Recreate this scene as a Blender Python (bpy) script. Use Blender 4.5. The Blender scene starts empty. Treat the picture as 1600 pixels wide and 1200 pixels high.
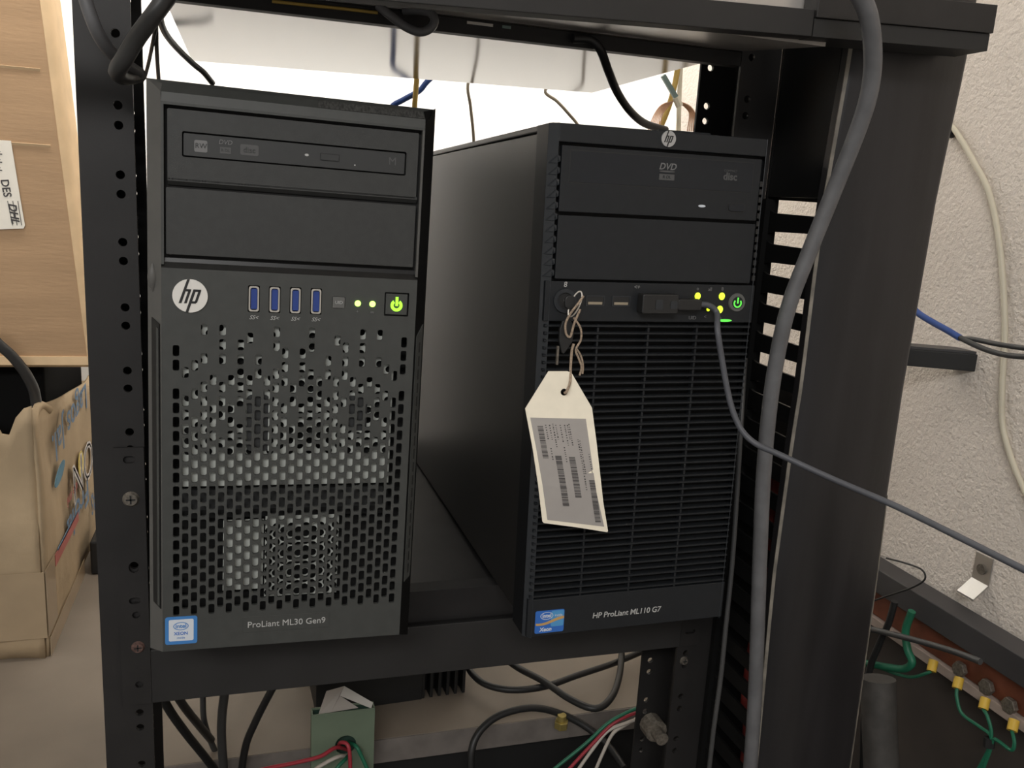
import bpy, bmesh, math, random
from mathutils import Vector, Matrix, Euler
random.seed(7)
C = bpy.context.scene.collection
SC = bpy.context.scene

# ------------------------------------------------------------------ camera
CAM = Vector((0.05009, -0.57797, 0.31287))
FWD = Vector((0.2941977, 0.93235329, -0.21015483)); RGT = Vector((0.95572696, -0.28832734, 0.05876489))
UPV = Vector((0.00580375, 0.21813913, 0.97590042)); FPX = 1344.09
cd = bpy.data.cameras.new('camera'); cam = bpy.data.objects.new('camera', cd); C.objects.link(cam)
m = Matrix((RGT, UPV, -FWD)).transposed().to_4x4(); m.translation = CAM; cam.matrix_world = m
cd.sensor_fit = 'HORIZONTAL'; cd.sensor_width = 36; cd.lens = 36*FPX/1600; cd.clip_start = 0.01
SC.camera = cam
# ------------------------------------------------------------------ light and exposure
SC.view_settings.view_transform = 'Standard'; SC.view_settings.look = 'None'
SC.view_settings.gamma = 1; SC.view_settings.exposure = 0.0; SC.view_settings.use_curve_mapping = False
w = bpy.data.worlds.new('world'); SC.world = w; w.use_nodes = True
w.node_tree.nodes['Background'].inputs[0].default_value = (1.0, 0.985, 0.965, 1); w.node_tree.nodes['Background'].inputs[1].default_value = 0.33
def area(name, loc, target, sx, sy, power, col=(1, .96, .9)):
    l = bpy.data.lights.new(name, 'AREA'); l.shape = 'RECTANGLE'; l.size = sx; l.size_y = sy; l.energy = power; l.color = col
    o = bpy.data.objects.new(name, l); C.objects.link(o); o.location = loc
    o.rotation_euler = (Vector(target)-Vector(loc)).to_track_quat('-Z', 'Y').to_euler(); return o
lb_ = area('ceiling_lamp_back', (0.15, 0.50, 1.10), (0.15, 1.0, 0.55), 1.5, 0.14, 8.5); lb_.data.spread = math.radians(100)
area('front_fill', (-0.55, -1.8, 1.25), (0.05, 0.0, 0.1), 1.2, 0.3, 21, (1, .985, .965))  # unseen area light, fills in the room's light from the front
area('ceiling_lamp_right', (0.66, 0.1, 1.3), (0.8, 0.2, 0), 0.2, 0.8, 2.6)  # added light that brightens the right wall

# ------------------------------------------------------------------ helpers
def ray(x, y): return FWD + RGT*((x-800)/FPX) + UPV*((600-y)/FPX)
def at(x, y, ax, v):
    d = ray(x, y); i = 'XYZ'.index(ax); return CAM + d*((v-CAM[i])/d[i])
def PY(x, y, Y): return at(x, y, 'Y', Y)

def mat(name, col, rough=.5, metal=0., spec=.5, noise=0., nscale=40., bump=0., bscale=300., bdist=.001, emit=None, estr=0., col2=None, coat=0., detail=4, stretch=None):
    m = bpy.data.materials.new(name); m.use_nodes = True; nt = m.node_tree; b = nt.nodes['Principled BSDF']
    b.inputs['Base Color'].default_value = (*col, 1); b.inputs['Roughness'].default_value = rough; b.inputs['Metallic'].default_value = metal
    b.inputs['Specular IOR Level'].default_value = spec; b.inputs['Coat Weight'].default_value = coat
    tc = nt.nodes.new('ShaderNodeTexCoord'); mp = nt.nodes.new('ShaderNodeMapping'); nt.links.new(tc.outputs['Object'], mp.inputs[0])
    if stretch: mp.inputs['Scale'].default_value = stretch
    if noise or col2:
        n = nt.nodes.new('ShaderNodeTexNoise'); n.inputs['Scale'].default_value = nscale; n.inputs['Detail'].default_value = detail
        nt.links.new(mp.outputs[0], n.inputs[0])
        r = nt.nodes.new('ShaderNodeMix'); r.data_type = 'RGBA'
        c2 = col2 or tuple(max(0, c*(1-noise)) for c in col); c1 = col if col2 else tuple(min(1, c*(1+noise)) for c in col)
        r.inputs[6].default_value = (*c1, 1); r.inputs[7].default_value = (*c2, 1)
        rp = nt.nodes.new('ShaderNodeMapRange'); rp.inputs[1].default_value = .35; rp.inputs[2].default_value = .65
        nt.links.new(n.outputs[0], rp.inputs[0]); nt.links.new(rp.outputs[0], r.inputs[0]); nt.links.new(r.outputs[2], b.inputs['Base Color'])
    if bump:
        n = nt.nodes.new('ShaderNodeTexNoise'); n.inputs['Scale'].default_value = bscale; n.inputs['Detail'].default_value = 5
        nt.links.new(mp.outputs[0], n.inputs[0])
        bp = nt.nodes.new('ShaderNodeBump'); bp.inputs['Strength'].default_value = bump; bp.inputs['Distance'].default_value = bdist
        nt.links.new(n.outputs[0], bp.inputs['Height']); nt.links.new(bp.outputs[0], b.inputs['Normal'])
    if emit: b.inputs['Emission Color'].default_value = (*emit, 1); b.inputs['Emission Strength'].default_value = estr
    return m
M = dict(
 wall=mat('wall_stucco', (.80, .725, .65), .85, spec=.2, noise=.03, nscale=6, bump=1, bscale=210, bdist=.003),
 wallb=mat('wall_plaster', (.90, .89, .86), .9, spec=.2, noise=.02, bump=.3, bscale=120, bdist=.001),
 floor=mat('floor_concrete', (.10, .09, .08), .8, noise=.3, nscale=8),
 bench=mat('bench_top', (.23, .19, .15), .6, noise=.08, nscale=9, bump=.1, bscale=60, bdist=.001),
 benche=mat('bench_edge', (.17, .15, .135), .7, noise=.15, nscale=30),
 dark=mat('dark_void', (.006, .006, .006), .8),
 rack=mat('rack_black_paint', (.021, .0195, .019), .5, spec=.35, noise=.12, nscale=25, bump=.15, bscale=900, bdist=.0003),
 shelf=mat('shelf_black_paint', (.023, .022, .0215), .55, spec=.35, noise=.1, nscale=18, bump=.15, bscale=900, bdist=.0003),
 platf=mat('tray_black', (.016, .015, .015), .5, spec=.3, noise=.15, nscale=30),
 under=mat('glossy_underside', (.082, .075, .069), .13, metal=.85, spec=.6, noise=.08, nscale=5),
 duct=mat('duct_plastic', (.017, .016, .017), .35, spec=.4, noise=.25, nscale=7, stretch=(6, 1, .6), bump=.1, bscale=30),
 finger=mat('duct_finger', (.006, .006, .006), .5, spec=.3),
 edge=mat('worn_edge', (.20, .18, .15), .6, noise=.3, nscale=60),  # paler line along the duct cover's edges
 gray=mat('bezel_grey', (.050, .052, .049), .5, spec=.4, noise=.06, nscale=120, bump=.25, bscale=2500, bdist=.0001),
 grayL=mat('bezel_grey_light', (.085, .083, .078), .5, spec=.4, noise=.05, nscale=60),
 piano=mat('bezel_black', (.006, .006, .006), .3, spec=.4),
 cover=mat('bay_cover', (.038, .039, .038), .5, spec=.35, noise=.05, nscale=200, bump=.4, bscale=2200, bdist=.00015),
 drive=mat('drive_face', (.036, .037, .037), .4, spec=.4),
 zinc=mat('galvanised_steel', (.52, .54, .50), .5, metal=.05, noise=.12, nscale=60),
 blk=mat('server_black', (.0115, .0132, .0155), .5, spec=.35, noise=.07, nscale=150, bump=.2, bscale=2500, bdist=.0001),
 blkB=mat('server_bay_black', (.0105, .0125, .016), .45, spec=.35, noise=.06, nscale=90),
 blkL=mat('server_black_light', (.021, .024, .028), .45, spec=.45),
 case=mat('case_side', (.019, .0175, .0162), .42, spec=.28, noise=.04, nscale=4, bump=.08, bscale=1500, bdist=.0001),
 white=mat('logo_white', (.72, .70, .66), .35), silver=mat('logo_silver', (.42, .42, .42), .3, metal=.3),
 print=mat('print_grey', (.16, .16, .16), .6), printd=mat('print_dim', (.075, .075, .075), .6), printl=mat('print_light', (.45, .45, .44), .6),
 printdk=mat('print_dark', (.06, .055, .055), .7), prints=mat('print_black', (.012, .012, .012), .6),
 bluep=mat('usb_blue', (.02, .05, .24), .4), nickel=mat('nickel', (.62, .58, .52), .3, metal=.7),
 uid=mat('uid_button', (.11, .11, .105), .5),
 led=mat('led_green', (.3, .9, .1), .4, emit=(.45, 1, .10), estr=4.5), pwr=mat('power_green', (.3, .9, .1), .4, emit=(.38, .95, .02), estr=1.2),
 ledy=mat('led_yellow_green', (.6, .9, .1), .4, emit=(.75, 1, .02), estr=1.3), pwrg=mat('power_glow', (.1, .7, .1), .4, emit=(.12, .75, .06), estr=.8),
 sblue=mat('sticker_blue', (.05, .20, .50), .4), swhite=mat('sticker_white', (.62, .66, .72), .4), sblue2=mat('sticker_deep_blue', (.03, .14, .50), .35), sorange=mat('sticker_orange', (.55, .33, .12), .4),
 scyan=mat('sticker_light_blue', (.08, .30, .58), .4),
 tag=mat('manila_tag', (.90, .83, .68), .7, noise=.03, nscale=80), taglab=mat('tag_label', (.36, .335, .315), .6, noise=.03, nscale=50),
 string=mat('twine', (.34, .26, .19), .9, noise=.3, nscale=800), steel=mat('steel', (.55, .54, .52), .3, metal=.9), rubber=mat('rubber_black', (.012, .012, .012), .5),
 rust=mat('rusty_screw', (.10, .055, .045), .7, noise=.4, nscale=500), dull=mat('dull_screw', (.17, .15, .125), .5, metal=.5, noise=.3, nscale=400),
 cgray=mat('cable_grey', (.115, .115, .12), .42, spec=.5, noise=.12, nscale=60), cslate=mat('cable_slate', (.075, .078, .09), .5, noise=.08, nscale=60), cdark=mat('cable_dark', (.016, .016, .016), .45),
 cmid=mat('cable_mid', (.05, .05, .05), .45), cblue=mat('cable_blue', (.02, .07, .28), .5), cyel=mat('cable_mustard', (.42, .28, .06), .5), ctan=mat('cable_tan', (.30, .25, .18), .6),
 ccream=mat('cable_cream', (.62, .57, .45), .5), cgreen=mat('wire_green', (.015, .14, .075), .45), cred=mat('wire_red', (.36, .03, .045), .45), cwhite=mat('wire_white', (.55, .50, .44), .5),
 copperw=mat('copper_wire', (.62, .38, .24), .4, metal=.3), teal=mat('teal_plug', (.16, .22, .20), .5), ycrimp=mat('crimp_yellow', (.62, .40, .05), .5),
 busbar=mat('copper_bar', (.17, .055, .03), .45, metal=.3, noise=.25, nscale=30), insul=mat('white_strip', (.36, .29, .25), .7, noise=.1, nscale=40),
 trunk=mat('wall_rail', (.045, .043, .045), .45, noise=.15, nscale=15), brass=mat('brass', (.50, .40, .14), .35, metal=.7),
 greenbox=mat('green_box', (.145, .19, .13), .6, noise=.05, nscale=30), paper=mat('paper', (.60, .57, .52), .8), paper2=mat('paper_shade', (.42, .38, .34), .8),
 card=mat('cardboard', (.48, .315, .185), .8, spec=.2, noise=.07, nscale=5, bump=.3, bscale=40, bdist=.001, stretch=(1, 1, 6)), cardL=mat('cardboard_edge_lit', (.74, .54, .33), .8, spec=.2, noise=.08, nscale=20),
 card2=mat('cardboard_old', (.46, .35, .225), .8, spec=.2, noise=.10, nscale=7, bump=.6, bscale=25, bdist=.004), tape=mat('packing_tape', (.40, .30, .19), .3, spec=.6, noise=.08, nscale=12, coat=.3),
 label=mat('paper_label', (.92, .87, .77), .7, noise=.03), lblue=mat('print_blue', (.14, .22, .33), .7), lred=mat('print_red', (.42, .12, .10), .7), lyel=mat('print_yellow', (.62, .48, .12), .7), lpale=mat('print_pale', (.62, .58, .55), .7),
 inkblue=mat('ink_blue', (.10, .24, .34), .7), orange=mat('orange_plastic', (.28, .06, .03), .5), cablered=mat('cable_red', (.16, .02, .015), .5),
)

class MB:
    def __init__(s, sc=1.0): s.v = []; s.f = []; s.s = sc; s.sm = set()
    def vert(s, p): s.v.append((p[0]*s.s, p[1]*s.s, p[2]*s.s)); return len(s.v)-1
    def face(s, pts): i = [s.vert(p) for p in pts]; s.f.append(i)
    def box(s, x0, x1, y0, y1, z0, z1):
        a = [s.vert(p) for p in ((x0,y0,z0),(x1,y0,z0),(x1,y1,z0),(x0,y1,z0),(x0,y0,z1),(x1,y0,z1),(x1,y1,z1),(x0,y1,z1))]
        for q in ((3,2,1,0),(4,5,6,7),(0,1,5,4),(1,2,6,5),(2,3,7,6),(3,0,4,7)): s.f.append([a[k] for k in q])
        return s
    def loft(s, loops, cap=True, closed=True):
        L = [[s.vert(p) for p in l] for l in loops]; n = len(L[0])
        for a, b in zip(L, L[1:]):
            for i in range(n if closed else n-1): s.f.append([a[i], a[(i+1) % n], b[(i+1) % n], b[i]])
        if cap: s.f.append(L[0][::-1]); s.f.append(L[-1][:])
        return s
    def prism(s, poly, y0, y1):   # poly in x,z ; along y
        return s.loft([[(x, y0, z) for x, z in poly], [(x, y1, z) for x, z in poly]])
    def disc(s, cx, cz, r, y0, y1, n=24, rz=None, r2=None):
        k = (r2 if r2 is not None else r)/r; rz = rz or r
        A = [(cx+r*math.cos(t*2*math.pi/n), y1, cz+rz*math.sin(t*2*math.pi/n)) for t in range(n)]
        B = [(cx+k*r*math.cos(t*2*math.pi/n), y0, cz+k*rz*math.sin(t*2*math.pi/n)) for t in range(n)]
        return s.loft([B, A])
    def ring(s, cx, cz, ro, ri, y0, y1, n=24):
        c = [(math.cos(t*2*math.pi/n), math.sin(t*2*math.pi/n)) for t in range(n)]
        loops = [[(cx+r*a, y, cz+r*b) for a, b in c] for r, y in ((ro, y1), (ro, y0), (ri, y0), (ri, y1), (ro, y1))]
        return s.loft(loops, cap=False)
    def tube(s, pts, r, n=8, sub=6, cap=True):
        P = [Vector(p) for p in pts]
        if len(P) > 2 and sub > 1:
            Q = []
            E = [P[0]*2-P[1]]+P+[P[-1]*2-P[-2]]
            for i in range(1, len(E)-2):
                a, b, c, d = E[i-1:i+3]
                for k in range(sub):
                    t = k/sub
                    Q.append(.5*((2*b)+(c-a)*t+(2*a-5*b+4*c-d)*t*t+(3*b-a-3*c+d)*t**3))
            Q.append(P[-1]); P = Q
        loops = []; up = Vector((0.3, .5, .8)).normalized(); T = (P[1]-P[0]).normalized(); N = (up-T*up.dot(T)).normalized()
        for i, p in enumerate(P):
            T = (P[min(i+1, len(P)-1)]-P[max(i-1, 0)]).normalized(); N = (N-T*N.dot(T)).normalized(); B = T.cross(N)
            rr = r(i/(len(P)-1)) if callable(r) else r
            loops.append([p+(N*math.cos(2*math.pi*k/n)+B*math.sin(2*math.pi*k/n))*rr for k in range(n)])
        return s.loft(loops, cap=cap)
    def rrect(s, x0, x1, z0, z1, r, y0, y1, n=4):
        return s.prism(rr(x0, x1, z0, z1, r, n), y0, y1)
    def build(s, name, m, parent=None, bev=0, smooth=False, solid=0):
        me = bpy.data.meshes.new(name); me.from_pydata(s.v, [], s.f); me.update()
        bm = bmesh.new(); bm.from_mesh(me); bmesh.ops.remove_doubles(bm, verts=bm.verts, dist=1e-7)
        bmesh.ops.recalc_face_normals(bm, faces=bm.faces); bm.to_mesh(me); bm.free()
        me.materials.append(M[m] if isinstance(m, str) else m)
        if smooth:
            me.shade_smooth() if hasattr(me, 'shade_smooth') else None
            me.set_sharp_from_angle(angle=math.radians(50))
        o = bpy.data.objects.new(name, me); C.objects.link(o)
        if parent: o.parent = parent
        if solid: md = o.modifiers.new('solid', 'SOLIDIFY'); md.thickness = solid; md.offset = 0
        if bev: md = o.modifiers.new('bevel', 'BEVEL'); md.width = bev; md.segments = 2; md.limit_method = 'ANGLE'; md.harden_normals = False
        return o
def rr(x0, x1, z0, z1, r, n=4):
    P = []
    for cx, cz, a0 in ((x1-r, z1-r, 0), (x0+r, z1-r, 90), (x0+r, z0+r, 180), (x1-r, z0+r, 270)):
        for k in range(n+1): a = math.radians(a0+90*k/n); P.append((cx+r*math.cos(a), cz+r*math.sin(a)))
    return P
def empty(name, label, cat, loc=(0, 0, 0), rot=(0, 0, 0), group=None):
    o = bpy.data.objects.new(name, None); C.objects.link(o); o.location = loc; o.rotation_euler = rot; o.empty_display_size = .02
    return tag(o, label, cat, group)
def tag(o, label, cat=None, group=None):
    o['label'] = label
    if cat: o['category'] = cat
    if group: o['group'] = group
    return o
def struct(o): o['kind'] = 'structure'; return o
def dup(o, parent, off):
    c = o.copy(); c.parent = parent; c.location = Vector(o.location)+Vector(off); C.objects.link(c); return c
_font = None
def text(s, size, pos, mt, parent, name='lettering', angle=0, plane='XZ', depth=.00015, shear=0, xs=1, align='CENTER', bold=0, spacing=1):
    cu = bpy.data.curves.new('t', 'FONT'); cu.body = s; cu.size = size; cu.align_x = align; cu.align_y = 'CENTER'; cu.extrude = depth; cu.shear = shear; cu.offset = bold; cu.space_character = spacing; cu.resolution_u = 3
    t = bpy.data.objects.new('t', cu); C.objects.link(t); dg = bpy.context.evaluated_depsgraph_get(); dg.update()
    me = bpy.data.meshes.new_from_object(t.evaluated_get(dg)); bpy.data.objects.remove(t); bpy.data.curves.remove(cu)
    ca, sa = math.cos(angle), math.sin(angle)
    for v in me.vertices:
        x, y, z = v.co; x *= xs; x, y = ca*x-sa*y, sa*x+ca*y
        v.co = (pos[0]+x, pos[1]-z, pos[2]+y) if plane == 'XZ' else (pos[0]+z, pos[1]+x, pos[2]+y)
    me.materials.clear(); me.materials.append(M[mt]); me.name = name
    o = bpy.data.objects.new(name, me); C.objects.link(o); o.parent = parent; return o
def cell(mb, x0, x1, z0, z1, loop, y0, y1):   # rectangular cell around a 12-point opening, with the opening's walls
    cr = [(x1, z1), (x0, z1), (x0, z0), (x1, z0)]
    for k in range(4):
        p = [loop[(3*k+j) % 12] for j in range(4)]; c = cr[k]; c2 = cr[(k+1) % 4]
        for tri in ((c, p[0], p[1]), (c, p[1], p[2])): mb.face([(a, y0, b) for a, b in tri][::-1])
        mb.face([(c[0], y0, c[1]), (c2[0], y0, c2[1]), (p[3][0], y0, p[3][1]), (p[2][0], y0, p[2][1])])
    L0 = [(a, y0, b) for a, b in loop]; L1 = [(a, y1, b) for a, b in loop]
    mb.loft([L0, L1], cap=False)
def plate(outer, holes, y0, th, name, mt, parent, mapf=None):
    bm = bmesh.new(); loops = [outer]+holes; edges = []
    for L in loops:
        vs = [bm.verts.new((x, y0, z)) for x, z in L]
        for i in range(len(vs)): edges.append(bm.edges.new((vs[i], vs[(i+1) % len(vs)])))
    bmesh.ops.triangle_fill(bm, use_beauty=True, use_dissolve=False, edges=edges)
    r = bmesh.ops.extrude_face_region(bm, geom=list(bm.faces)); bmesh.ops.translate(bm, vec=(0, th, 0), verts=[g for g in r['geom'] if isinstance(g, bmesh.types.BMVert)])
    bmesh.ops.recalc_face_normals(bm, faces=bm.faces)
    if mapf:
        for v in bm.verts: v.co = mapf(v.co)
    me = bpy.data.meshes.new(name); bm.to_mesh(me); bm.free(); me.materials.append(M[mt])
    o = bpy.data.objects.new(name, me); C.objects.link(o); o.parent = parent; return o
def circ(cx, cz, r, n=14, rz=None): return [(cx+r*math.cos(2*math.pi*k/n), cz+(rz or r)*math.sin(2*math.pi*k/n)) for k in range(n)]
def wire(name, pts, r, mt, label, group=None, cat='cable', n=10, sub=6):
    o = MB().tube(pts, r, n=n, sub=sub).build(name, mt, smooth=True); return tag(o, label, cat, group)
def down(L):
    P = px([(q[0], q[1], q[2]+.045 if q[2] > .4 else q[2]+.17) for q in L]); e = P[-1]
    return P+[e+Vector((0, 0, -.02)), Vector((e.x, e.y, .30)), Vector((e.x, e.y, .15)), Vector((e.x, e.y, -.27))]
def px(L, Y=None): return [PY(q[0], q[1], q[2] if len(q) > 2 else Y) for q in L]

# ------------------------------------------------------------------ room
XR, XL, YB, ZF, ZC = 0.85, -1.5, 1.0, -1.0, 1.6
struct(MB().box(XL, XR, YB, YB+.1, ZF, ZC).build('wall_back', 'wallb'))
struct(MB().box(XR, XR+.1, -2.2, YB+.1, ZF, ZC).build('wall_right', 'wall'))
struct(MB().box(XL-.1, XL, -2.2, YB+.1, ZF, ZC).build('wall_left', 'wallb'))
struct(MB().box(XL-.1, XR+.1, -2.2, YB+.1, ZF-.1, ZF).build('floor', 'floor'))
struct(MB().box(XL-.1, XR+.1, -2.2, YB+.1, ZC, ZC+.1).build('ceiling', 'wallb'))

# bench behind the rack
BT = -.30
be = empty('bench', 'low pale bench top running behind and below the black rack', 'bench', (0, .294, BT))
MB().box(-1.2, .62, .002, .70, -.029, 0).build('bench_top', 'bench', be)
MB().box(-1.2, .62, 0, .002, -.030, -.0005).build('front_edge', 'benche', be)
MB().box(-1.15, .60, .03, .68, ZF-BT, -.03).build('under_bench_shade', 'dark', be)  # added dark block standing in for the shadow under the bench

# ------------------------------------------------------------------ rack
YF = .062
rk = empty('equipment_rack', 'black steel two-post equipment rack with punched post holes', 'rack', (0, YF, 0))
def hcol(x, z0, k0, k1, r=.0029): 
    H = []
    for k in range(k0, k1):
        for d in (0, .2857): 
            H.append(circ(x, z0-(k+d)*.04445, r))
    return H
def post(x0, x1, xh, webx, z0=-.85, z1=.75):
    H = hcol(xh, .3576, -6, 14)
    p = plate([(x0, z0), (x1, z0), (x1, z1), (x0, z1)], H, 0, .003, 'post', 'rack', rk)
    MB().box(webx-.0015, webx+.0015, .003, .065, z0, z1).build('web', 'rack', p)
    plate([(x0, z0), (x1, z0), (x1, z1), (x0, z1)], H, .065, .003, 'rear_flange', 'rack', p)
    return p
pl_ = post(-.0545, -.0205, -.0299, -.0530)
pr_ = post(.4265, .4625, .4355, .4610)
def screw(x, z, r, mt, parent, y=-.0035, name='screw'):
    m_ = MB().disc(x, z, r*.85, y-.0022, y, 20, r2=None); m_ = MB().disc(x, z, r, y-.002, y, 20, r2=r*.75)
    s_ = m_.build(name, mt, parent, smooth=True)
    MB().box(x-r*.55, x+r*.55, y-.0022, y-.0019, z-r*.1, z+r*.1).box(x-r*.1, x+r*.1, y-.0022, y-.0019, z-r*.55, z+r*.55).build('slot', 'prints', s_)
    return s_
# foot bolts beside the right post, low
bp = MB().disc(0.392, -.155, .0105, -.014, 0, 12).disc(.392, -.155, .006, -.026, -.014, 12).build('bolt', 'dull', pr_)
bp.location = (.014, 0, 0)
# ------------------------------------------------------------------ rack shelf (1U lip, ears, tray)
sh = empty('rack_shelf', 'black steel rack shelf with a tall front lip carrying both tower servers', 'shelf', (0, YF, 0))
MB().box(-.0205, .4265, -.0035, -.0005, -.078, -.034).build('front_lip', 'shelf', sh, bev=.0006)
MB().box(-.0205, .4265, -.0005, .44, -.0365, -.034).build('tray', 'platf', sh)
earH = [rr(-.0345, -.0265, .113, .1185, .0026), circ(-.0299, .0335, .0036, 12, .0045), rr(-.034, -.0262, -.0015+.006, .0045+.005, .0024), circ(-.0295, -.0045, .0028), circ(-.0291, -.0795+.018, .0028)]
el = plate([(-.0408, -.078), (-.0207, -.078), (-.0207, .1245), (-.0408, .1245)], earH, -.003, .003, 'mounting_ear', 'rack', sh)
screw(-.0302, .0862, .0058, 'dull', el, -.003); screw(-.0290, -.0305, .0048, 'rust', el, -.003)
er = plate([(.4266, -.078), (.4470, -.078), (.4470, .1245), (.4266, .1245)], [circ(.4365, -.047, .0033), rr(.431, .441, -.066, -.0615, .002)], -.003, .003, 'mounting_ear', 'rack', sh)
screw(.4345, -.0945, .0042, 'dull', pr_, 0)
# raised tray under the servers
rt = MB().loft([[(x, .066, -.034), (x, .066, -.0065), (x, .078, -.005), (x, .50, -.005), (x, .50, -.034)] for x in (.0, .424)]).build('riser_tray', 'platf')
tag(rt, 'black raised tray on the rack shelf, under both tower servers', 'tray')
MB().loft([[(x, .0655, -.0066), (x, .0655, -.0062), (x, .0785, -.0046), (x, .0785, -.0051)] for x in (.001, .423)]).build('front_bevel', 'shelf', rt)

# ------------------------------------------------------------------ upper shelf
ZU = .437
M['under_bright'] = mat('glossy_front_underside', (.52, .49, .46), .3, metal=.5, noise=.15, nscale=8)  # lighter copy of the underside, its bright reflection painted in
us = empty('upper_shelf', 'upper rack shelf with glossy pale metal underside above the servers', 'shelf', (0, 0, 0))
a = at(925, 145, 'Z', ZU); b = at(300, 95, 'Z', ZU); c_ = at(1105, 94, 'Z', ZU)
poly = [(b.x, .062), (b.x, b.y), (a.x, a.y), (a.x-.004, .062)]
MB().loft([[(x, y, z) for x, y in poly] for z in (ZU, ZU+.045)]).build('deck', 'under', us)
MB().loft([[(x, -.045, .4262), (x, .0615, .4375), (x, .0615, ZU+.045), (x, -.045, ZU+.045)] for x in (b.x, a.x-.004)]).build('front_deck', 'under_bright', us)  # front plate tilted so that it mirrors the bright back wall
MB().box(-.0203, .4263, .062, .072, .4262, ZU-.0002).build('cross_bar', 'rack', us, bev=.0005)
r1 = MB(); 
pL = PY(850, 22, -.06); pR = PY(1545, 80, -.06); sl = (pR.z-pL.z)/(pR.x-pL.x)
zb = lambda x: pL.z+sl*(x-pL.x)
r1.loft([[(x, -.060, zb(x)+a0), (x, -.046, zb(x)+a0), (x, -.046, zb(x)+.0165), (x, -.060, zb(x)+.0165)] for x, a0 in ((-.25, 0), (.4045, .0))]).build('front_rail', 'shelf', us, bev=.0005)
MB().loft([[(x, -.062, zb(x)+.0115), (x, -.046, zb(x)+.0115), (x, -.046, zb(x)+.030), (x, -.062, zb(x)+.030)] for x in (.405, .549)]).build('rail_end', 'rack', us, bev=.0005)
MB().loft([[(x, -.060, zb(x)), (x, -.030, zb(x)), (x, -.030, zb(x)+.0112), (x, -.060, zb(x)+.0112)] for x in (.405, .548)]).build('rail_underside', 'prints', us)
for x0, x1, mt in ((730, 770, 'paper'), (785, 798, 'teal')):
    p0 = PY(x0, 31+(x0-730)*.12, YF-.0005); p1 = PY(x1, 42+(x1-770)*.12, YF-.0005)
    o = MB().box(p0.x, p1.x, YF-.001, YF-.0001, p1.z, p0.z-.0008).build('sticker', mt, us)
    if mt == 'paper': o['label'] = 'white sticker'

# ------------------------------------------------------------------ vertical cable manager on the right
cmx = .4655
cm = empty('cable_manager', 'tall black vertical cable duct with slotted fingers right of the rack', 'cable duct', (cmx, 0, 0))
Ls = [(1330, 67), (1290, 295), (1275, 400), (1251, 600), (1235, 700), (1208, 900), (1180, 1200)]
Rs = [(1513, 80), (1465, 300), (1430, 500), (1412, 600), (1385, 780), (1370, 900), (1328, 1200)]
def interp(T, z):
    T = sorted((PY(*q, -.02).z, PY(*q, -.02).x) for q in T)
    if z <= T[0][0]: return T[0][1]
    for (z0, x0), (z1, x1) in zip(T, T[1:]):
        if z <= z1: return x0+(x1-x0)*(z-z0)/(z1-z0)
    return T[-1][1]
zs = [-.9, -.5, -.3, -.2]+[-.15+.03*k for k in range(21)]+[.55]
cv = MB(); ce = MB(); ce2 = MB()
loops = []
for z in zs:
    xl = interp(Ls, z)-cmx; xr = interp(Rs, z)-cmx
    loops.append([(xl, -.020, z), (xl+.004, -.0225, z), (xr-.004, -.0225, z), (xr, -.020, z), (xr, -.012, z), (xr-.002, -.012, z), (xr-.002, -.018, z), (xl+.002, -.018, z), (xl+.002, -.012, z), (xl, -.012, z)])
cv.loft(loops).build('cover', 'duct', cm, smooth=True)
ce.loft([[(l[0][0]-.0009, -.0203, z), (l[0][0]+.0012, -.0216, z), (l[0][0]+.0012, -.0190, z), (l[0][0]-.0005, -.0190, z)] for l, z in zip(loops, zs)]).build('cover_edge', 'edge', cm)
ce2.loft([[(l[3][0]+.0009, -.0203, z), (l[3][0]-.0008, -.0214, z), (l[3][0]-.0008, -.0180, z), (l[3][0]+.0009, -.0180, z)] for l, z in zip(loops, zs) if z < .1]).build('cover_edge', 'edge', cm)
z_top = .325
MB().box(-.0015, .0015, -.0115, .060, z_top+.002, .55).build('side_plate', 'finger', cm)
MB().box(0.0945, .0975, -.0115, .060, z_top+.002, .55).build('side_plate', 'finger', cm)
MB().box(-.002, .098, .0605, .0635, z_top, .55).box(-.002, .098, .0605, .0635, -.9, .17).build('back_plate', 'finger', cm)
MB().box(-.006, .006, .0550, .0604, -.9, z_top).box(.090, .098, .0550, .0604, -.9, z_top).build('spine', 'finger', cm)
fm = MB().loft([[(-.0012, -.0115, -.0065), (.0012, -.0115, -.0065), (.0012, -.0115, .0065), (-.0012, -.0115, .0065)], [(-.0012, .049, -.0075), (.0012, .049, -.0075), (.0012, .049, .0075), (-.0012, .049, .0075)], [(-.0012, .055, -.0095), (.0012, .055, -.0095), (.0012, .055, .0095), (-.0012, .055, .0095)]])
f0 = fm.build('finger', 'finger', cm); f0.location = (0, 0, z_top-.0185)
for k in range(0, 30):
    for j, xx in enumerate((0, .096)):
        if k or j: dup(f0, cm, (xx, 0, -.025*k))

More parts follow.
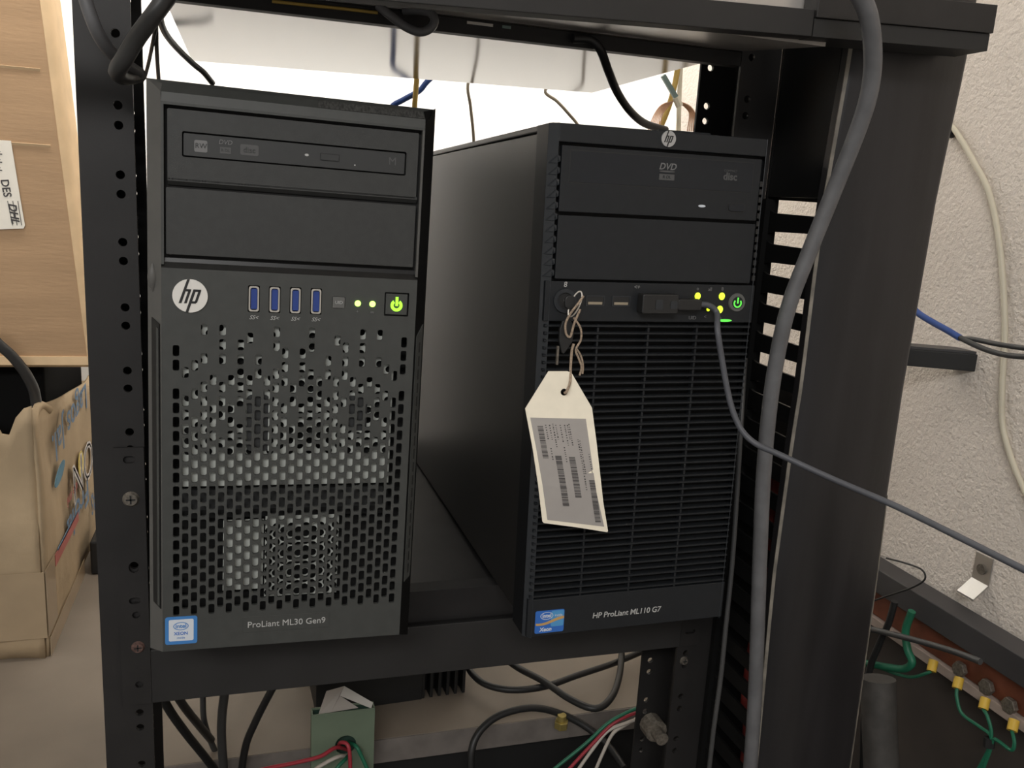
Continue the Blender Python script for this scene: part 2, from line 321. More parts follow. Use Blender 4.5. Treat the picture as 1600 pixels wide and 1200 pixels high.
# ------------------------------------------------------------------ server one (left, grey bezel)
K = .001
def logo_hp(mbs, cx, cz, R, y, parent, disc_mat, ink, t=.0006):
    d = MB().disc(cx, cz, R, y-t, y+t, 40).build('emblem', disc_mat, parent, smooth=True)
    q = MB(); shf = .32
    def bar(x0, x1, z0, z1):
        P = []
        for x, z in ((x0, z0), (x1, z0), (x1, z1), (x0, z1)): P.append((x+shf*z, z))
        # clip to the disc
        P = [(a*min(1, 1.0/max(1e-6, math.hypot(a, b))) if math.hypot(a, b) > 1 else a, b*min(1, 1.0/max(1e-6, math.hypot(a, b))) if math.hypot(a, b) > 1 else b) for a, b in P]
        q.prism([(cx+a*R, cz+b*R) for a, b in P], y-t*1.35, y-t*.5)
    bar(-.50, -.34, -.45, 1.02); bar(-.35, -.06, .26, .40); bar(-.20, -.05, -.45, .34)
    bar(.06, .22, -1.02, .40); bar(.21, .50, .26, .40); bar(.37, .52, -.40, .34); bar(.21, .47, -.45, -.31)
    q.build('emblem_lettering', ink, d)
    return d
S1 = empty('tower_server', 'grey-fronted tower server on the left, perforated front with round white emblem', 'server', (-.0134, -.0145, .0035), (-.0185, .0195, -.002))
def rect(x0, x1, z0, z1, y): return [(x0, y, z0), (x1, y, z0), (x1, y, z1), (x0, y, z1)]
MB(K).box(2, 173, 25, 470, 6, 364).build('case', 'case', S1, bev=.001)
# bezel shell: chamfered frame from the front plane back to the case
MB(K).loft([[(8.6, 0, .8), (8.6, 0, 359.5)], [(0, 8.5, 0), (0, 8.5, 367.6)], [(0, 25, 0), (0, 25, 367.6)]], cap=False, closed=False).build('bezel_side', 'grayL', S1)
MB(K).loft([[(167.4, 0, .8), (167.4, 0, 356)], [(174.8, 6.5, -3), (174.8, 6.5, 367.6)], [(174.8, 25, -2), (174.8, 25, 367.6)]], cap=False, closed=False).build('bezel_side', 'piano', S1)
MB(K).loft([[(8.6, 0, 354), (167.4, 0, 354)], [(8.6, 1.2, 359.5), (167.4, 1.2, 359.5)], [(8.6, 9, 365.0), (167.4, 9, 365.0)], [(0, 14, 367.6), (174.8, 14, 367.6)], [(0, 25, 367.6), (174.8, 25, 367.6)]], cap=False, closed=False).build('bezel_top', 'gray', S1)
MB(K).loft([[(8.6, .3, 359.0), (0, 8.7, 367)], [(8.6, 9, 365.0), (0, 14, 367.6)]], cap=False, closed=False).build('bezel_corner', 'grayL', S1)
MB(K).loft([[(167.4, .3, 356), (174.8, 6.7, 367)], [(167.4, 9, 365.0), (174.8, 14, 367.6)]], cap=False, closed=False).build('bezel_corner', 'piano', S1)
MB(K).loft([[(8.6, 0, .8), (167.4, 0, .8)], [(0, 8, 0), (174.8, 8, -2)], [(0, 25, 0), (174.8, 25, -2)]], cap=False, closed=False).build('bezel_bottom', 'gray', S1)
MB(K).loft([[(100, 1.0, 359.8), (166.5, 1.0, 359.8)], [(100, 8.6, 365.0), (166.5, 8.6, 365.0)]], cap=False, closed=False).build('worn_strip', mat('scratched_grey', (.055, .055, .052), .6, noise=.5, nscale=300, stretch=(3, 1, 1)), S1, solid=.0002)
# front frame around the bay
MB(K).box(8.6, 167.4, 0, 4, 352.4, 354).box(8.6, 10.2, 0, 4, 258, 352.4).build('bay_frame', 'gray', S1)
MB(K).box(165.9, 167.4, 0, 5, 258, 352.4).build('bay_frame', 'grayL', S1)  # highlight on the right frame, painted as a lighter grey
MB(K).loft([[(8.6, 0, 256), (167.4, 0, 256)], [(8.6, 2.5, 259.5), (167.4, 2.5, 259.5)], [(10.2, 3, 262.0), (166, 3, 262.0)]], cap=False, closed=False).build('bay_ledge', 'piano', S1)
MB(K).box(10.2, 166, 5.5, 6.5, 255, 353).build('bay_back', 'dark', S1)
uc = plate([(p[0]*K, p[1]*K) for p in rr(12.2, 163.8, 309, 350.4, .8)], [[(p[0]*K, p[1]*K) for p in rr(20.4, 156.4, 323.0, 338.0, 1.2)]], .0012, .004, 'drive_bay_cover', 'cover', S1)
MB(K).loft([rect(12.2, 164.5, 308.4, 310, 1.2), rect(12.2, 164.5, 306.0, 308, 4)]).build('cover_lip', 'cover', uc)
od = MB(K).rrect(21.2, 155.4, 324.0, 337.0, .8, 2.2, 5).build('optical_drive', 'drive', uc)
MB(K).rrect(102.2, 113.4, 328.5, 332.1, .5, 1.5, 2.4).build('eject_button', 'drive', uc)
MB(K).rrect(101.6, 114.0, 327.9, 332.7, .5, 2.1, 2.3).build('button_gap', 'prints', uc)
e1 = MB(K).rrect(27.3, 34.8, 326.6, 333.6, 1, 2.0, 2.3).build('rewritable_logo', 'print', uc); text('RW', .0042, (.0311, .0019, .3302), 'cover', uc)
text('DVD', .0038, (.0451, .0021, .3336), 'print', uc, shear=.2); MB(K).box(42, 48.4, 2.0, 2.3, 327, 330.8).build('disc_logo_base', 'printd', uc); text('R DL', .0024, (.0452, .0019, .3289), 'cover', uc)
e2 = MB(K).rrect(53.8, 64.6, 327.2, 333.6, 1, 2.05, 2.3).build('disc_logo_plate', 'printd', uc); text('disc', .0048, (.0592, .0019, .3303), 'cover', uc)
text('M', .007, (.1475, .0021, .3312), 'printd', uc, name='drive_marking')
MB(K).disc(93.6, 330.6, 1.3, 2.0, 2.3, 8, rz=.8).disc(93.6+30, 327, .5, 2, 2.3, 6).build('scuff', 'printl', uc)  # small pale spots on the drive face
lc = MB(K).rrect(11.2, 164.2, 264.2, 304.4, .8, 1.2, 5).build('blank_bay_cover', 'cover', S1, bev=.0003)
# perforated lower panel ------------------------------------------------
HC = [17.0+5.52*c for c in range(27)]; PZ = 9.22
oddtop = {1: (3, 5), 3: (0, 2, 4, 5), 5: (0, 1, 2, 4, 5, 6), 7: (1, 2, 3, 4, 5), 9: (2, 3, 5), 11: (0, 1, 3, 4, 5), 13: (4, 5), 15: (0, 1, 3, 4, 5), 17: (2, 3, 5), 19: (1, 2, 3, 5), 21: (0, 1, 2, 4, 5), 23: (0, 2, 4, 5), 25: (3, 5)}
miss_odd = {5: (7,), 7: (6,), 13: (6,), 19: (6,), 23: (7,)}
evtop = {0: (1, 2, 4), 2: (2, 4), 4: (3,), 6: (3,), 8: (0, 3, 4), 10: (3, 4), 12: (1, 2, 3), 14: (1, 2, 3), 16: (3, 4), 18: (0, 3, 4), 20: (3, 4), 22: (3,), 24: (2, 4), 26: (0, 1, 2, 4)}
miss_ev = {2: (5,), 24: (5,)}
g = MB(K); ZT = 256.0
bx = [8.6]+[(a+b)/2 for a, b in zip(HC, HC[1:])]+[167.4]
bx[0] = HC[0]-2.76; bx[-1] = HC[-1]+2.76
for c, x in enumerate(HC):
    odd = c % 2; z00 = 218.4 if odd else 213.8
    x0, x1 = bx[c], bx[c+1]
    top = z00+PZ/2; g.face(rect(x0, x1, top, 226, 0))
    for j in range(21):
        zc = z00-PZ*j
        if odd: on = (j in oddtop[c]) if j <= 5 else (j not in miss_odd.get(c, ()))
        else: on = (j in evtop[c]) if j <= 4 else (j not in miss_ev.get(c, ()))
        if on: cell(g, x0, x1, zc-PZ/2, zc+PZ/2, rr(x-1.95, x+1.95, zc-3.55, zc+3.55, 1.1, 2), 0, 2.2)
        else: g.face(rect(x0, x1, zc-PZ/2, zc+PZ/2, 0))
    g.face(rect(x0, x1, 22, z00-PZ*20.5, 0))
g.face(rect(8.6, bx[0], 22, 226, 0)); g.face(rect(bx[-1], 167.4, 22, 226, 0)); g.face(rect(8.6, 167.4, .8, 22, 0))
lp = g.build('perforated_panel', 'gray', S1)
# upper strip with openings for ports and button
rects = [(x-3.6, x+3.6, 230.6, 247.6) for x in (63.2, 75.9, 88.8, 101.8)]+[(112, 120.4, 235.2, 242.8), (146.0, 162.4, 231.4, 247.2)]
plate([(8.6*K, 226*K), (167.4*K, 226*K), (167.4*K, 256*K), (8.6*K, 256*K)], [[(a*K, b*K) for a, b in rr(r[0], r[1], r[2], r[3], .8)] for r in rects], 0, .002, 'control_strip', 'gray', S1)
MB(K).box(9, 167, 9, 10, 226, 255).build('strip_backing', 'dark', S1)
for x in (63.2, 75.9, 88.8, 101.8):
    u = MB(K).loft([[(a, y, b) for a, b in rr(x-w_, x+w_, 239.1-h_, 239.1+h_, 1.4, 3)] for w_, h_, y in ((3.1, 8.0, 6), (3.1, 8.0, -.5), (2.2, 7.1, -.5), (2.2, 7.1, 7))], cap=False).build('usb_port', 'nickel', S1, smooth=True)
    MB(K).rrect(x-1.9, x+2.0, 232.6, 245.6, .5, .8, 6).build('port_tongue', 'bluep', u)
    text('SS<', .0036, (x*K, -.0002, .2272), 'printl', lp, shear=.35)
MB(K).rrect(112.3, 120.1, 235.4, 242.6, .4, -.5, 3).build('id_button', 'uid', S1, bev=.0002); text('UID', .0030, (.1162, -.0008, .239), 'printl', S1, shear=.1)
for i, x in enumerate((128.6, 138.2)):
    MB(K).disc(x, 238.9, 2.2, -.9, 0.5, 16, r2=1.6).build('status_light', 'led', S1, smooth=True)
text('+', .0030, (.1285, -.0002, .2335), 'print', lp); text('##', .0022, (.1382, -.0002, .2335), 'print', lp)
pb = MB(K).rrect(147, 161.4, 232.4, 246.2, .4, .3, 4).build('power_button', 'gray', S1, bev=.0003)
MB(K).rrect(146.2, 162.2, 231.6, 247, .6, 3, 4).build('button_gap', 'prints', pb)
pg = MB(K)
N = 18
arc = [math.radians(125+290*k/N) for k in range(N+1)]
loops = [[(154.2+r_*math.cos(t), y, 238.6+r_*math.sin(t)) for r_, y in ((4.0, -.2), (4.0, .4), (2.0, .4), (2.0, -.2))] for t in arc]
pg.loft(loops); pg.box(153.4, 155.2, -.25, .4, 238.2, 244.2); pg.build('power_symbol', 'pwr', pb)
logo_hp(None, 25.3*K, 239.4*K, 10.35*K, -.0005, S1, 'white', 'prints')
# side details
MB(K).loft([[(7.5, .6, 221), (7.5, .6, 31.5)], [(2.6, 5.5, 224.5), (2.6, 5.5, 35)]], cap=False, closed=False).build('side_recess', 'piano', S1, solid=.0006)
MB(K).loft([[(6.9, .9, 218), (6.9, .9, 33.5)], [(5.6, 2.2, 219), (5.6, 2.2, 34)]], cap=False, closed=False).build('recess_rib', 'gray', S1, solid=.0008)
MB(K).loft([[(169.0, 1.1, 218), (169.0, 1.1, 41)], [(173.6, 5.2, 226), (173.6, 5.2, 44)]], cap=False, closed=False).build('side_grip', 'gray', S1, solid=.0006)
q = MB(K)
for k in range(18):
    z = 47+k*9.4; q.loft([[(171.0, 2.5, z), (171.0, 2.5, z+6.8), (171.4, 2.9, z+6.8), (171.4, 2.9, z)], [(172.2, 3.4, z), (172.2, 3.4, z+7), (172.5, 3.9, z+7), (172.5, 3.9, z)]])
gv = q.build('grip_groove', 'prints', S1); gv['kind'] = 'stuff'
MB(K).loft([[(3.2+1.9*math.sin(math.pi*t)*math.cos(u_)*1.6, 5+2.3*math.sin(math.pi*t)*math.sin(u_), 240+18.6*t) for u_ in [k*math.pi/5 for k in range(10)]] for t in [.02+.96*k/10 for k in range(11)]]).build('latch', 'grayL', S1, smooth=True)
# inner metalwork behind the perforations
def holed_sheet(x0, x1, z0, z1, pitch, r, y, name, mt, n12=None):
    g = MB(K); nx = int((x1-x0)/(pitch*.866)); px_ = (x1-x0)/nx; nz = int((z1-z0-pitch/2)/pitch)
    for c in range(nx):
        xa = x0+c*px_; off = (c % 2)*pitch/2
        for j in range(nz):
            zc = z0+pitch*(j+.5)+off
            cell(g, xa, xa+px_, zc-pitch/2, zc+pitch/2, n12(xa+px_/2, zc, r), y, y+.8)
        if off: g.face(rect(xa, xa+px_, z0, z0+off, y))
        zt = z0+pitch*nz+off
        g.face(rect(xa, xa+px_, zt, z1, y))
    return g.build(name, mt, S1)
def c12(x, z, r): return [(x+r*math.cos(math.radians(22.5/2*0+15+30*k)), z+r*math.sin(math.radians(15+30*k))) for k in range(12)]
o = holed_sheet(20.5, 155, 134, 226, 7.1, 2.3, 5.0, 'drive_cage_sheet', 'zinc', c12)
MB(K).box(20.5, 155, 5.0, 5.8, 114, 134).build('drive_cage_band', 'zinc', S1)
MB(K).box(20, 156, 10, 12, 90, 226).build('cage_backing', 'dark', S1)
MB(K).box(20, 152, 9.0, 9.8, 96, 110).build('lower_rail', 'drive', S1)
o = holed_sheet(73, 122, 34, 92, 5.6, 2.5, 5.0, 'vent_mesh', 'zinc', c12)
MB(K).box(46, 72, 5.0, 5.8, 40, 90).build('vent_plate', 'zinc', S1)
MB(K).box(10, 166, 16, 17, 3, 226).build('cavity_back', 'dark', S1)
MB(K).rrect(60, 74, 138, 176, 3, 3.8, 4.4).build('cage_latch', 'drive', S1); MB(K).box(73.5, 75.5, 3.4, 4.4, 138, 176).build('cage_latch_edge', 'zinc', S1)
MB(K).rrect(124, 138, 152, 176, 3, 3.8, 4.4).build('cage_latch', 'drive', S1)
# name plate and sticker
npl = MB(K).box(59.5, 117.4, -.25, .1, 10.6, 22).build('name_plate', 'gray', S1, bev=.0001)
text('ProLiant ML30 Gen9', .0062, (.0885, -.0003, .0160), 'printl', npl, spacing=1.0)
st = MB(K).rrect(10.1, 30.2, 5.6, 25.4, 1.6, -.35, .1).build('processor_sticker', 'sblue', S1)
MB(K).rrect(12.4, 27.9, 8.0, 23.4, 1, -.45, -.3).build('sticker_panel', 'swhite', st)
MB(K).loft([[(20+rx*math.cos(t*math.pi/12), -.5+yy, 18.6+rz*math.sin(t*math.pi/12)) for t in range(24)] for rx, rz, yy in ((4.8, 2.9, 0), (4.3, 2.4, 0), (4.3, 2.4, .1), (4.8, 2.9, .1), (4.8, 2.9, 0))], cap=False).build('sticker_oval', 'sblue', st)
text('intel', .0040, (.0200, -.00045, .0186), 'sblue', st, bold=.00008); text('XEON', .0031, (.0200, -.00045, .0133), 'sblue2', st, bold=.00005); text('inside', .0022, (.0200, -.00045, .0103), 'sblue', st)
def feet(S, o, rx, ry, xs_, ys_, ztop):
    for x in xs_:
        for y in ys_:
            zb_ = (-.005-o[2]+math.sin(ry)*x-math.sin(rx)*y)+.0001
            m_ = MB(); m_.loft([[(x+.009*math.cos(t*math.pi/7), y+.009*math.sin(t*math.pi/7), z) for t in range(14)] for z in (zb_, ztop)]); m_.build('foot', 'rubber', S)
feet(S1, (0, 0, .0035), -.0185, .0195, (.02, .155), (.110, .44), .007)

# ------------------------------------------------------------------ server two (right, black slatted front)
S2 = empty('tower_server', 'black tower server on the right, slatted grille front with keys and hanging tag', 'server', (.2443, -.0303, -.0035), (-.0164, -.0075, .0058))
MB(K).box(1.6, 165, 31, 470, 8, 362).build('case', 'case', S2, bev=.0008)
MB(K).box(.9, 165.6, 31.5, 470, 362.8, 367.2).build('top_panel', 'case', S2, bev=.001)
# bezel shell
MB(K).box(0, 3, 6, 30.5, 0, 367).box(163.4, 166.2, 6, 30.5, 0, 367).box(3, 163.4, 6, 30.5, 364, 367).box(3, 163.4, 6, 30.5, 0, 2.5).build('bezel_shell', mat('bezel_shell_black', (.007, .0075, .0085), .5, spec=.25), S2, bev=.0006)
MB(K).loft([[(0, 6, 0), (0, 6, 367)], [(5.4, 0, 0), (5.4, 0, 367)]], cap=False, closed=False).build('bezel_edge', 'blkL', S2, solid=.0004)
MB(K).loft([[(166.2, 6, 0), (166.2, 6, 367)], [(162.6, 0, 0), (162.6, 0, 367)]], cap=False, closed=False).build('bezel_edge', 'blkL', S2, solid=.0004)
MB(K).box(5.4, 162.8, .2, 8, 355, 367).build('top_strip', 'blk', S2, bev=.0006)
MB(K).box(84, 125, 14, 30, 367, 369.5).build('top_tab', 'blk', S2, bev=.0005)
MB(K).box(5.4, 162.8, 6, 7, 236, 355).build('bay_back', 'dark', S2)
for z0, z1, nm in ((310.0, 353.0, 'optical_bay_cover'), (265, 307.6, 'blank_bay_cover')):
    cvv = MB(K).rrect(8.2, 160.2, z0, z1, .6, .6, 5).build(nm, 'blkL' if 0 else 'blk', S2, bev=.0003)
    if nm[0] == 'o': oc = cvv
MB(K).box(14.6, 153.8, .35, .7, 329.6, 350).build('drive_door', 'blkB', oc, bev=.0001)
MB(K).box(14.0, 154.4, .5, .65, 329.0, 350.6).build('door_gap', 'prints', oc)
text('DVD', .0062, (.086, .0003, .3435), 'print', oc, shear=.25, bold=.0001); MB(K).disc(86, 340.4, 6, .2, .4, 20, rz=.6).box(80.2, 91.8, .25, .4, 334.6, 338.6).build('disc_logo', 'printd', oc)
text('R DL', .0030, (.086, .0002, .3366), 'blkB', oc)
text('disc', .0072, (.1355, .0003, .3395), 'printd', oc, bold=.0002); text('COMPACT', .0022, (.1355, .0003, .3436), 'printd', oc)
MB(K).disc(115.2, 318.4, 2.9, .3, .7, 14, rz=.9).build('drive_light', 'swhite', oc)
MB(K).rrect(136.6, 149.6, 315.8, 321.2, 1.6, -.2, .8).build('eject_button', 'blkB', oc, bev=.0003)
MB(K).rrect(136.0, 150.2, 315.2, 321.8, 1.8, .4, .7).build('button_gap', 'prints', oc)
logo_hp(None, .0847, .3620, .0054, -.0002, S2, 'silver', 'prints')
# ratchet teeth on both edges beside the bays
t0 = MB(K).loft([[(.6, 5.2, -2.8), (5.0, .2, -2.8), (7.6, 0.4, -1.6), (7.6, .4, 1.6), (5.0, .2, 2.6), (.6, 5.2, 2.6)], [(1.2, 6.2, -2.8), (5.2, 2.2, -2.8), (7.6, 2.4, -1.6), (7.6, 2.4, 1.6), (5.2, 2.2, 2.6), (1.2, 6.2, 2.6)]]).build('grip_tooth', 'blkL', S2)
t0.location = (-.0004, -.0003, .344)
for k in range(1, 11): dup(t0, S2, (0, 0, -.0075*k))
s0 = MB(K).box(-1.2, 1.2, -.3, .6, -1.8, 1.8).build('edge_slot', 'prints', S2); s0.location = (.1612, .0004, .336)
for k in range(1, 13): dup(s0, S2, (.00012*k, 0, -.0056*k))
# control strip
cs = MB(K).box(1.6, 164.6, .2, 6, 236, 263.4).build('control_strip', 'blk', S2, bev=.0004)
lk = MB(K).ring(15.9, 250.3, 8.2, 5.6, -1.8, .4, 28).build('key_lock', 'blkL', S2, smooth=True)
MB(K).disc(15.9, 250.3, 5.6, -.6, .2, 24).build('lock_barrel', 'prints', lk); text('8', .0052, (.0158, -.0001, .2612), 'printl', cs, shear=.1)
for x in (38.6, 58.2):
    u = MB(K).loft([[(a, y, b) for a, b in rr(x-w_, x+w_, 250.5-h_, 250.5+h_, .5, 2)] for w_, h_, y in ((7.0, 3.7, .2), (7.0, 3.7, -.3), (6.2, 2.9, -.3), (6.2, 2.9, .15))], cap=False).build('usb_port', 'blkL', S2)
    MB(K).box(x-6.1, x+6.1, -.02, .15, 247.7, 253.3).build('port_opening', 'prints', u); MB(K).box(x-5.2, x+5.4, -.12, 0, 247.9, 249.7).build('port_tongue', 'ctan', u)
text('<+', .0040, (.0694, -.0001, .2605), 'print', cs, shear=.2, bold=.0001)
for i, (x, z, r_) in enumerate(((117.9, 255.0, 2.6), (137.6, 255.2, 2.7), (127.4, 245.6, 1.4), (137.0, 245.6, 2.7))):
    MB(K).disc(x, z, r_*.85, -.5, .3, 14, rz=r_).build('status_light', 'ledy', S2, smooth=True)
for s_, x, z in (('o', 117.5, 260.4), ('all', 127.5, 260.0), ('8', 137.6, 260.4), ('UID', 115.2, 239.2), ('<', 125.5, 240.0), ('oo', 137, 239.6)): text(s_, .0036, (x*K, -.0001, z*K), 'print', cs)
pb2 = MB(K).disc(150.6, 250.8, 6.9, -.9, .3, 28, r2=6.4).build('power_button', 'uid', S2, smooth=True)
MB(K).disc(150.6, 250.8, 4.4, -1.1, -.8, 20).build('button_face', 'blk', pb2)
loops = [[(150.6+r_*math.cos(t), y, 250.4+r_*math.sin(t)) for r_, y in ((3.4, -1.3), (3.4, -1.0), (2.3, -1.0), (2.3, -1.3))] for t in [math.radians(140+260*k/14) for k in range(15)]]
MB(K).loft(loops).box(150.1, 151.3, -1.3, -1.0, 250.2, 254.6).build('power_symbol', 'pwrg', pb2)
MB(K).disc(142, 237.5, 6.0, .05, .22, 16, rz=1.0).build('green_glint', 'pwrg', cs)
# grille: forty one separate slats
MB(K).box(3, 163, 8, 9, 27, 236).build('grille_back', 'dark', S2)
s0 = MB(K).loft([[(2.6, 1.0, -.85), (2.6, .2, -.3), (2.6, .2, .9), (2.6, 1.4, 1.25), (2.6, 5, 1.25), (2.6, 5, -.85)], [(163.8, 1.0, -.85), (163.8, .2, -.3), (163.8, .2, .9), (163.8, 1.4, 1.25), (163.8, 5, 1.25), (163.8, 5, -.85)]]).build('slat', 'blk', S2)
s0.location = (0, 0, .2325)
for k in range(1, 40): dup(s0, S2, (0, 0, -.00513*k))
for x in (42.6, 81.6, 120.4): MB(K).box(x-.7, x+.7, .9, 6, 30, 234).build('grille_rib', 'blk', S2)
bp_ = MB(K).box(1.6, 164.6, .2, 6, 1, 30.4).build('name_panel', 'blk', S2, bev=.0004)
text('HP ProLiant ML110 G7', .0063, (.0815, -.0001, .0130), 'printl', bp_, spacing=.95, shear=.12, bold=.00002)
st = MB(K).rrect(7.6, 30.4, 3.4, 21.2, 1.4, -.2, .3).build('processor_sticker', 'sblue2', S2)
MB(K).rrect(20, 30.0, 8, 20.6, 1.2, -.25, 0).build('sticker_panel', 'scyan', st)
MB(K).loft([[(8.2+x, -.3, 10.6+1.4*math.sin(x/22*4.2-2.6)+x*.08), (8.2+x, -.3, 12.6+1.6*math.sin(x/22*4.2-2.4)+x*.08)] for x in range(0, 23, 2)], cap=False, closed=False).build('sticker_swoosh', 'sorange', st, solid=.0001)
MB(K).loft([[(16.5+rx*math.cos(t*math.pi/12), -.35+yy, 17+rz*math.sin(t*math.pi/12)) for t in range(24)] for rx, rz, yy in ((5.0, 3.0, 0), (4.6, 2.6, 0), (4.6, 2.6, .1), (5.0, 3.0, .1), (5.0, 3.0, 0))], cap=False).build('sticker_oval', 'swhite', st)
text('intel', .0040, (.0165, -.0003, .0170), 'swhite', st, bold=.0001); text('inside', .0026, (.0258, -.0003, .0168), 'swhite', st); text('Xeon', .0042, (.0160, -.0003, .0062), 'swhite', st, bold=.00012, shear=.15)
feet(S2, (0, 0, -.0035), -.0164, -.0075, (.02, .145), (.125, .43), .009)

# things hanging on server two: world position from its local frame
S2M = Matrix.LocRotScale(S2.location, S2.rotation_euler, None)
def L2(x, y, z): return S2M @ Vector((x*K, y*K, z*K))
def inframe(o): o.location = S2.location; o.rotation_euler = S2.rotation_euler; return o
ks = inframe(empty('key_ring', 'small keys with a black head in the round lock of the black server', 'keys'))
MB(K).box(14.8, 17.2, -9, -.7, 249.6, 251.2).build('key_blade', 'steel', ks)
MB(K).loft([[(a, y, b) for a, b in rr(12.2, 19.8, 245.8, 255, 3, 3)] for y in (-11, -9)]).build('key_head', 'rubber', ks, bev=.0006)
kr = MB(K).tube([(19.5+5.5*math.sin(t)*.55+2.6*math.cos(t), -11-2.2*math.cos(t), 249.2+8.6*math.sin(t)) for t in [k*2*math.pi/16 for k in range(17)]], .55, n=6, sub=2).build('split_ring', 'nickel', ks, smooth=True)
MB(K).loft([[(16.0+a*.9, y, 226.5+b) for a, b in ((-4, 11), (-6.2, 5), (-6, -3), (-3.4, -11), (-1.6, -12), (1, -9), (4.6, -4), (5.8, 3), (4.4, 9), (1, 12))] for y in (-8.5, -5.8)]).build('key_fob', 'rubber', ks, bev=.0005)
MB(K).box(9.6, 11.0, -8, -6.2, 207, 220).build('key_blade', 'dull', ks)
# the tag and its string
tg = inframe(empty('key_tag', 'cream manila tag with a grey barcode label hanging from the keys', 'tag'))
def tagmap(co):  # gentle curl of the card
    x, y, z = co; t = (0.19-z)/.1
    return Vector((x, -.016+y-.004*t-.002*math.sin((z-.09)*40)+(x-.015)*(-.12), z))
out = [(2.7, 203.4), (16.0, 203.6), (18.9, 202.3), (33.9, 178.6), (37.6, 155), (40.6, 135), (44.5, 112), (49.8, 90.0), (49.0, 89.3), (26, 93.6), (3.0, 97.2), (2.0, 98.5), (-2.5, 125), (-7, 150), (-12.7, 177.8)]
plate([(a*K, b*K) for a, b in out], [circ(.0140, .1892, .0024, 14)], 0, .0005, 'card', 'tag', tg, tagmap)
lab = [(-9.2, 171.8), (29.6, 171.0), (34, 145), (38.8, 120), (46.6, 93.6), (5.4, 99.6), (.5, 125), (-4.6, 150)]
lo = plate([(a*K, b*K) for a, b in lab], [], -.0002, .0001, 'barcode_label', 'taglab', tg, tagmap)
def lq(u, v):   # u across 0..1, v down 0..1 on the label
    zt = 171.4-v*75.0; xl = -9.2+v*14.6; xr = 29.6+v*17; return (xl+(xr-xl)*u, zt-2.5*u*v)
bars = MB()
def bar_block(u0, u1, v0, v1, n, target):
    for k in range(n):
        va = v0+(v1-v0)*k/n; vb = va+(v1-v0)/n*random.choice((.4, .55, .75))
        P = [lq(u0, va), lq(u1, va), lq(u1, vb), lq(u0, vb)]
        vs = [tagmap(Vector((a*K, -.00035, b*K))) for a, b in P]; target.face([tuple(v) for v in vs])
bar_block(.10, .20, .07, .37, 26, bars); bar_block(.32, .43, .34, .82, 40, bars); bar_block(.56, .67, .35, .73, 34, bars); bar_block(.85, .95, .56, .97, 34, bars)
bo = bars.build('barcode', 'printdk', lo)
tx = MB()
for u0, v0, v1 in ((.24, .06, .18), (.31, .06, .20), (.37, .05, .26), (.42, .06, .20), (.50, .06, .22), (.58, .06, .24), (.63, .06, .20), (.66, .05, .24), (.26, .27, .38), (.50, .26, .40), (.77, .19, .65), (.80, .20, .5), (.92, .32, .50)):
    v_ = v0
    while v_ < v1:
        l_ = random.uniform(.008, .02); bar_block(u0, u0+.022, v_, v_+l_, 1, tx); v_ += l_+.006
to = tx.build('label_lettering', 'printdk', lo); to['kind'] = 'stuff'
stg = inframe(empty('twine', 'short tan twine tying the cream tag to the key fob', 'string'))
MB(K).tube([(14.0, -15.8, 189.0), (14.2, -18.6, 190.5), (17.4, -16, 197), (18.6, -12, 206), (19.4, -10.5, 217), (20.5, -10.4, 222)], .95, n=7).build('strand', 'string', stg, smooth=True)
MB(K).tube([(24.4, -13, 255), (20, -13.5, 249), (16, -12.5, 243), (13.5, -11, 236), (14.5, -10.5, 229), (17.5, -10.8, 227), (19.5, -11.5, 236), (22.8, -12.6, 246)], .8, n=7).build('strand', 'string', stg, smooth=True)
MB(K).tube([(19, -11.2, 240), (24.2, -11.5, 233), (25.2, -11.2, 225), (22, -11, 218), (24.5, -11, 212), (27, -11, 206), (26, -11, 200)], .75, n=7).build('strand', 'string', stg, smooth=True)
MB(K).tube([(22.5, -10.2, 219), (26.6, -10.2, 213), (28.4, -10.4, 206), (28.2, -10.4, 201)], .7, n=7).build('strand', 'string', stg, smooth=True)
# dark usb plug with a slate cable
up = inframe(empty('usb_cable', 'slate USB cable from the black server crossing in front of the duct to the right', 'cable'))
MB(K).rrect(70.5, 98.5, 242.8, 256.6, 1.5, -9, .1).build('plug_body', 'rubber', up, bev=.0008)
MB(K).rrect(98.6, 118, 245.2, 253.4, 2, -7.5, -2).build('plug_boot', 'rubber', up, bev=.0008)
MB(K).rrect(80.5, 86, 246, 252.8, .8, -9.4, -8.9).rrect(92, 97.4, 246.4, 252, .8, -9.3, -8.9).build('plug_window', 'blkL', up)
S2I = S2M.inverted()
pts = [L2(116, -5, 249.5), L2(124, -6, 249), L2(130, -8, 244)]+px([(1121, 515, -.045), (1128, 562, -.048), (1137, 612, -.052), (1146, 645, -.056), (1160, 674, -.062), (1182, 694, -.070), (1215, 709, -.082), (1300, 748, -.11), (1400, 791, -.145), (1500, 840, -.18), (1620, 900, -.22)])
MB().tube([S2I @ p for p in pts], .0022, n=10).build('cord', 'cslate', up, smooth=True)

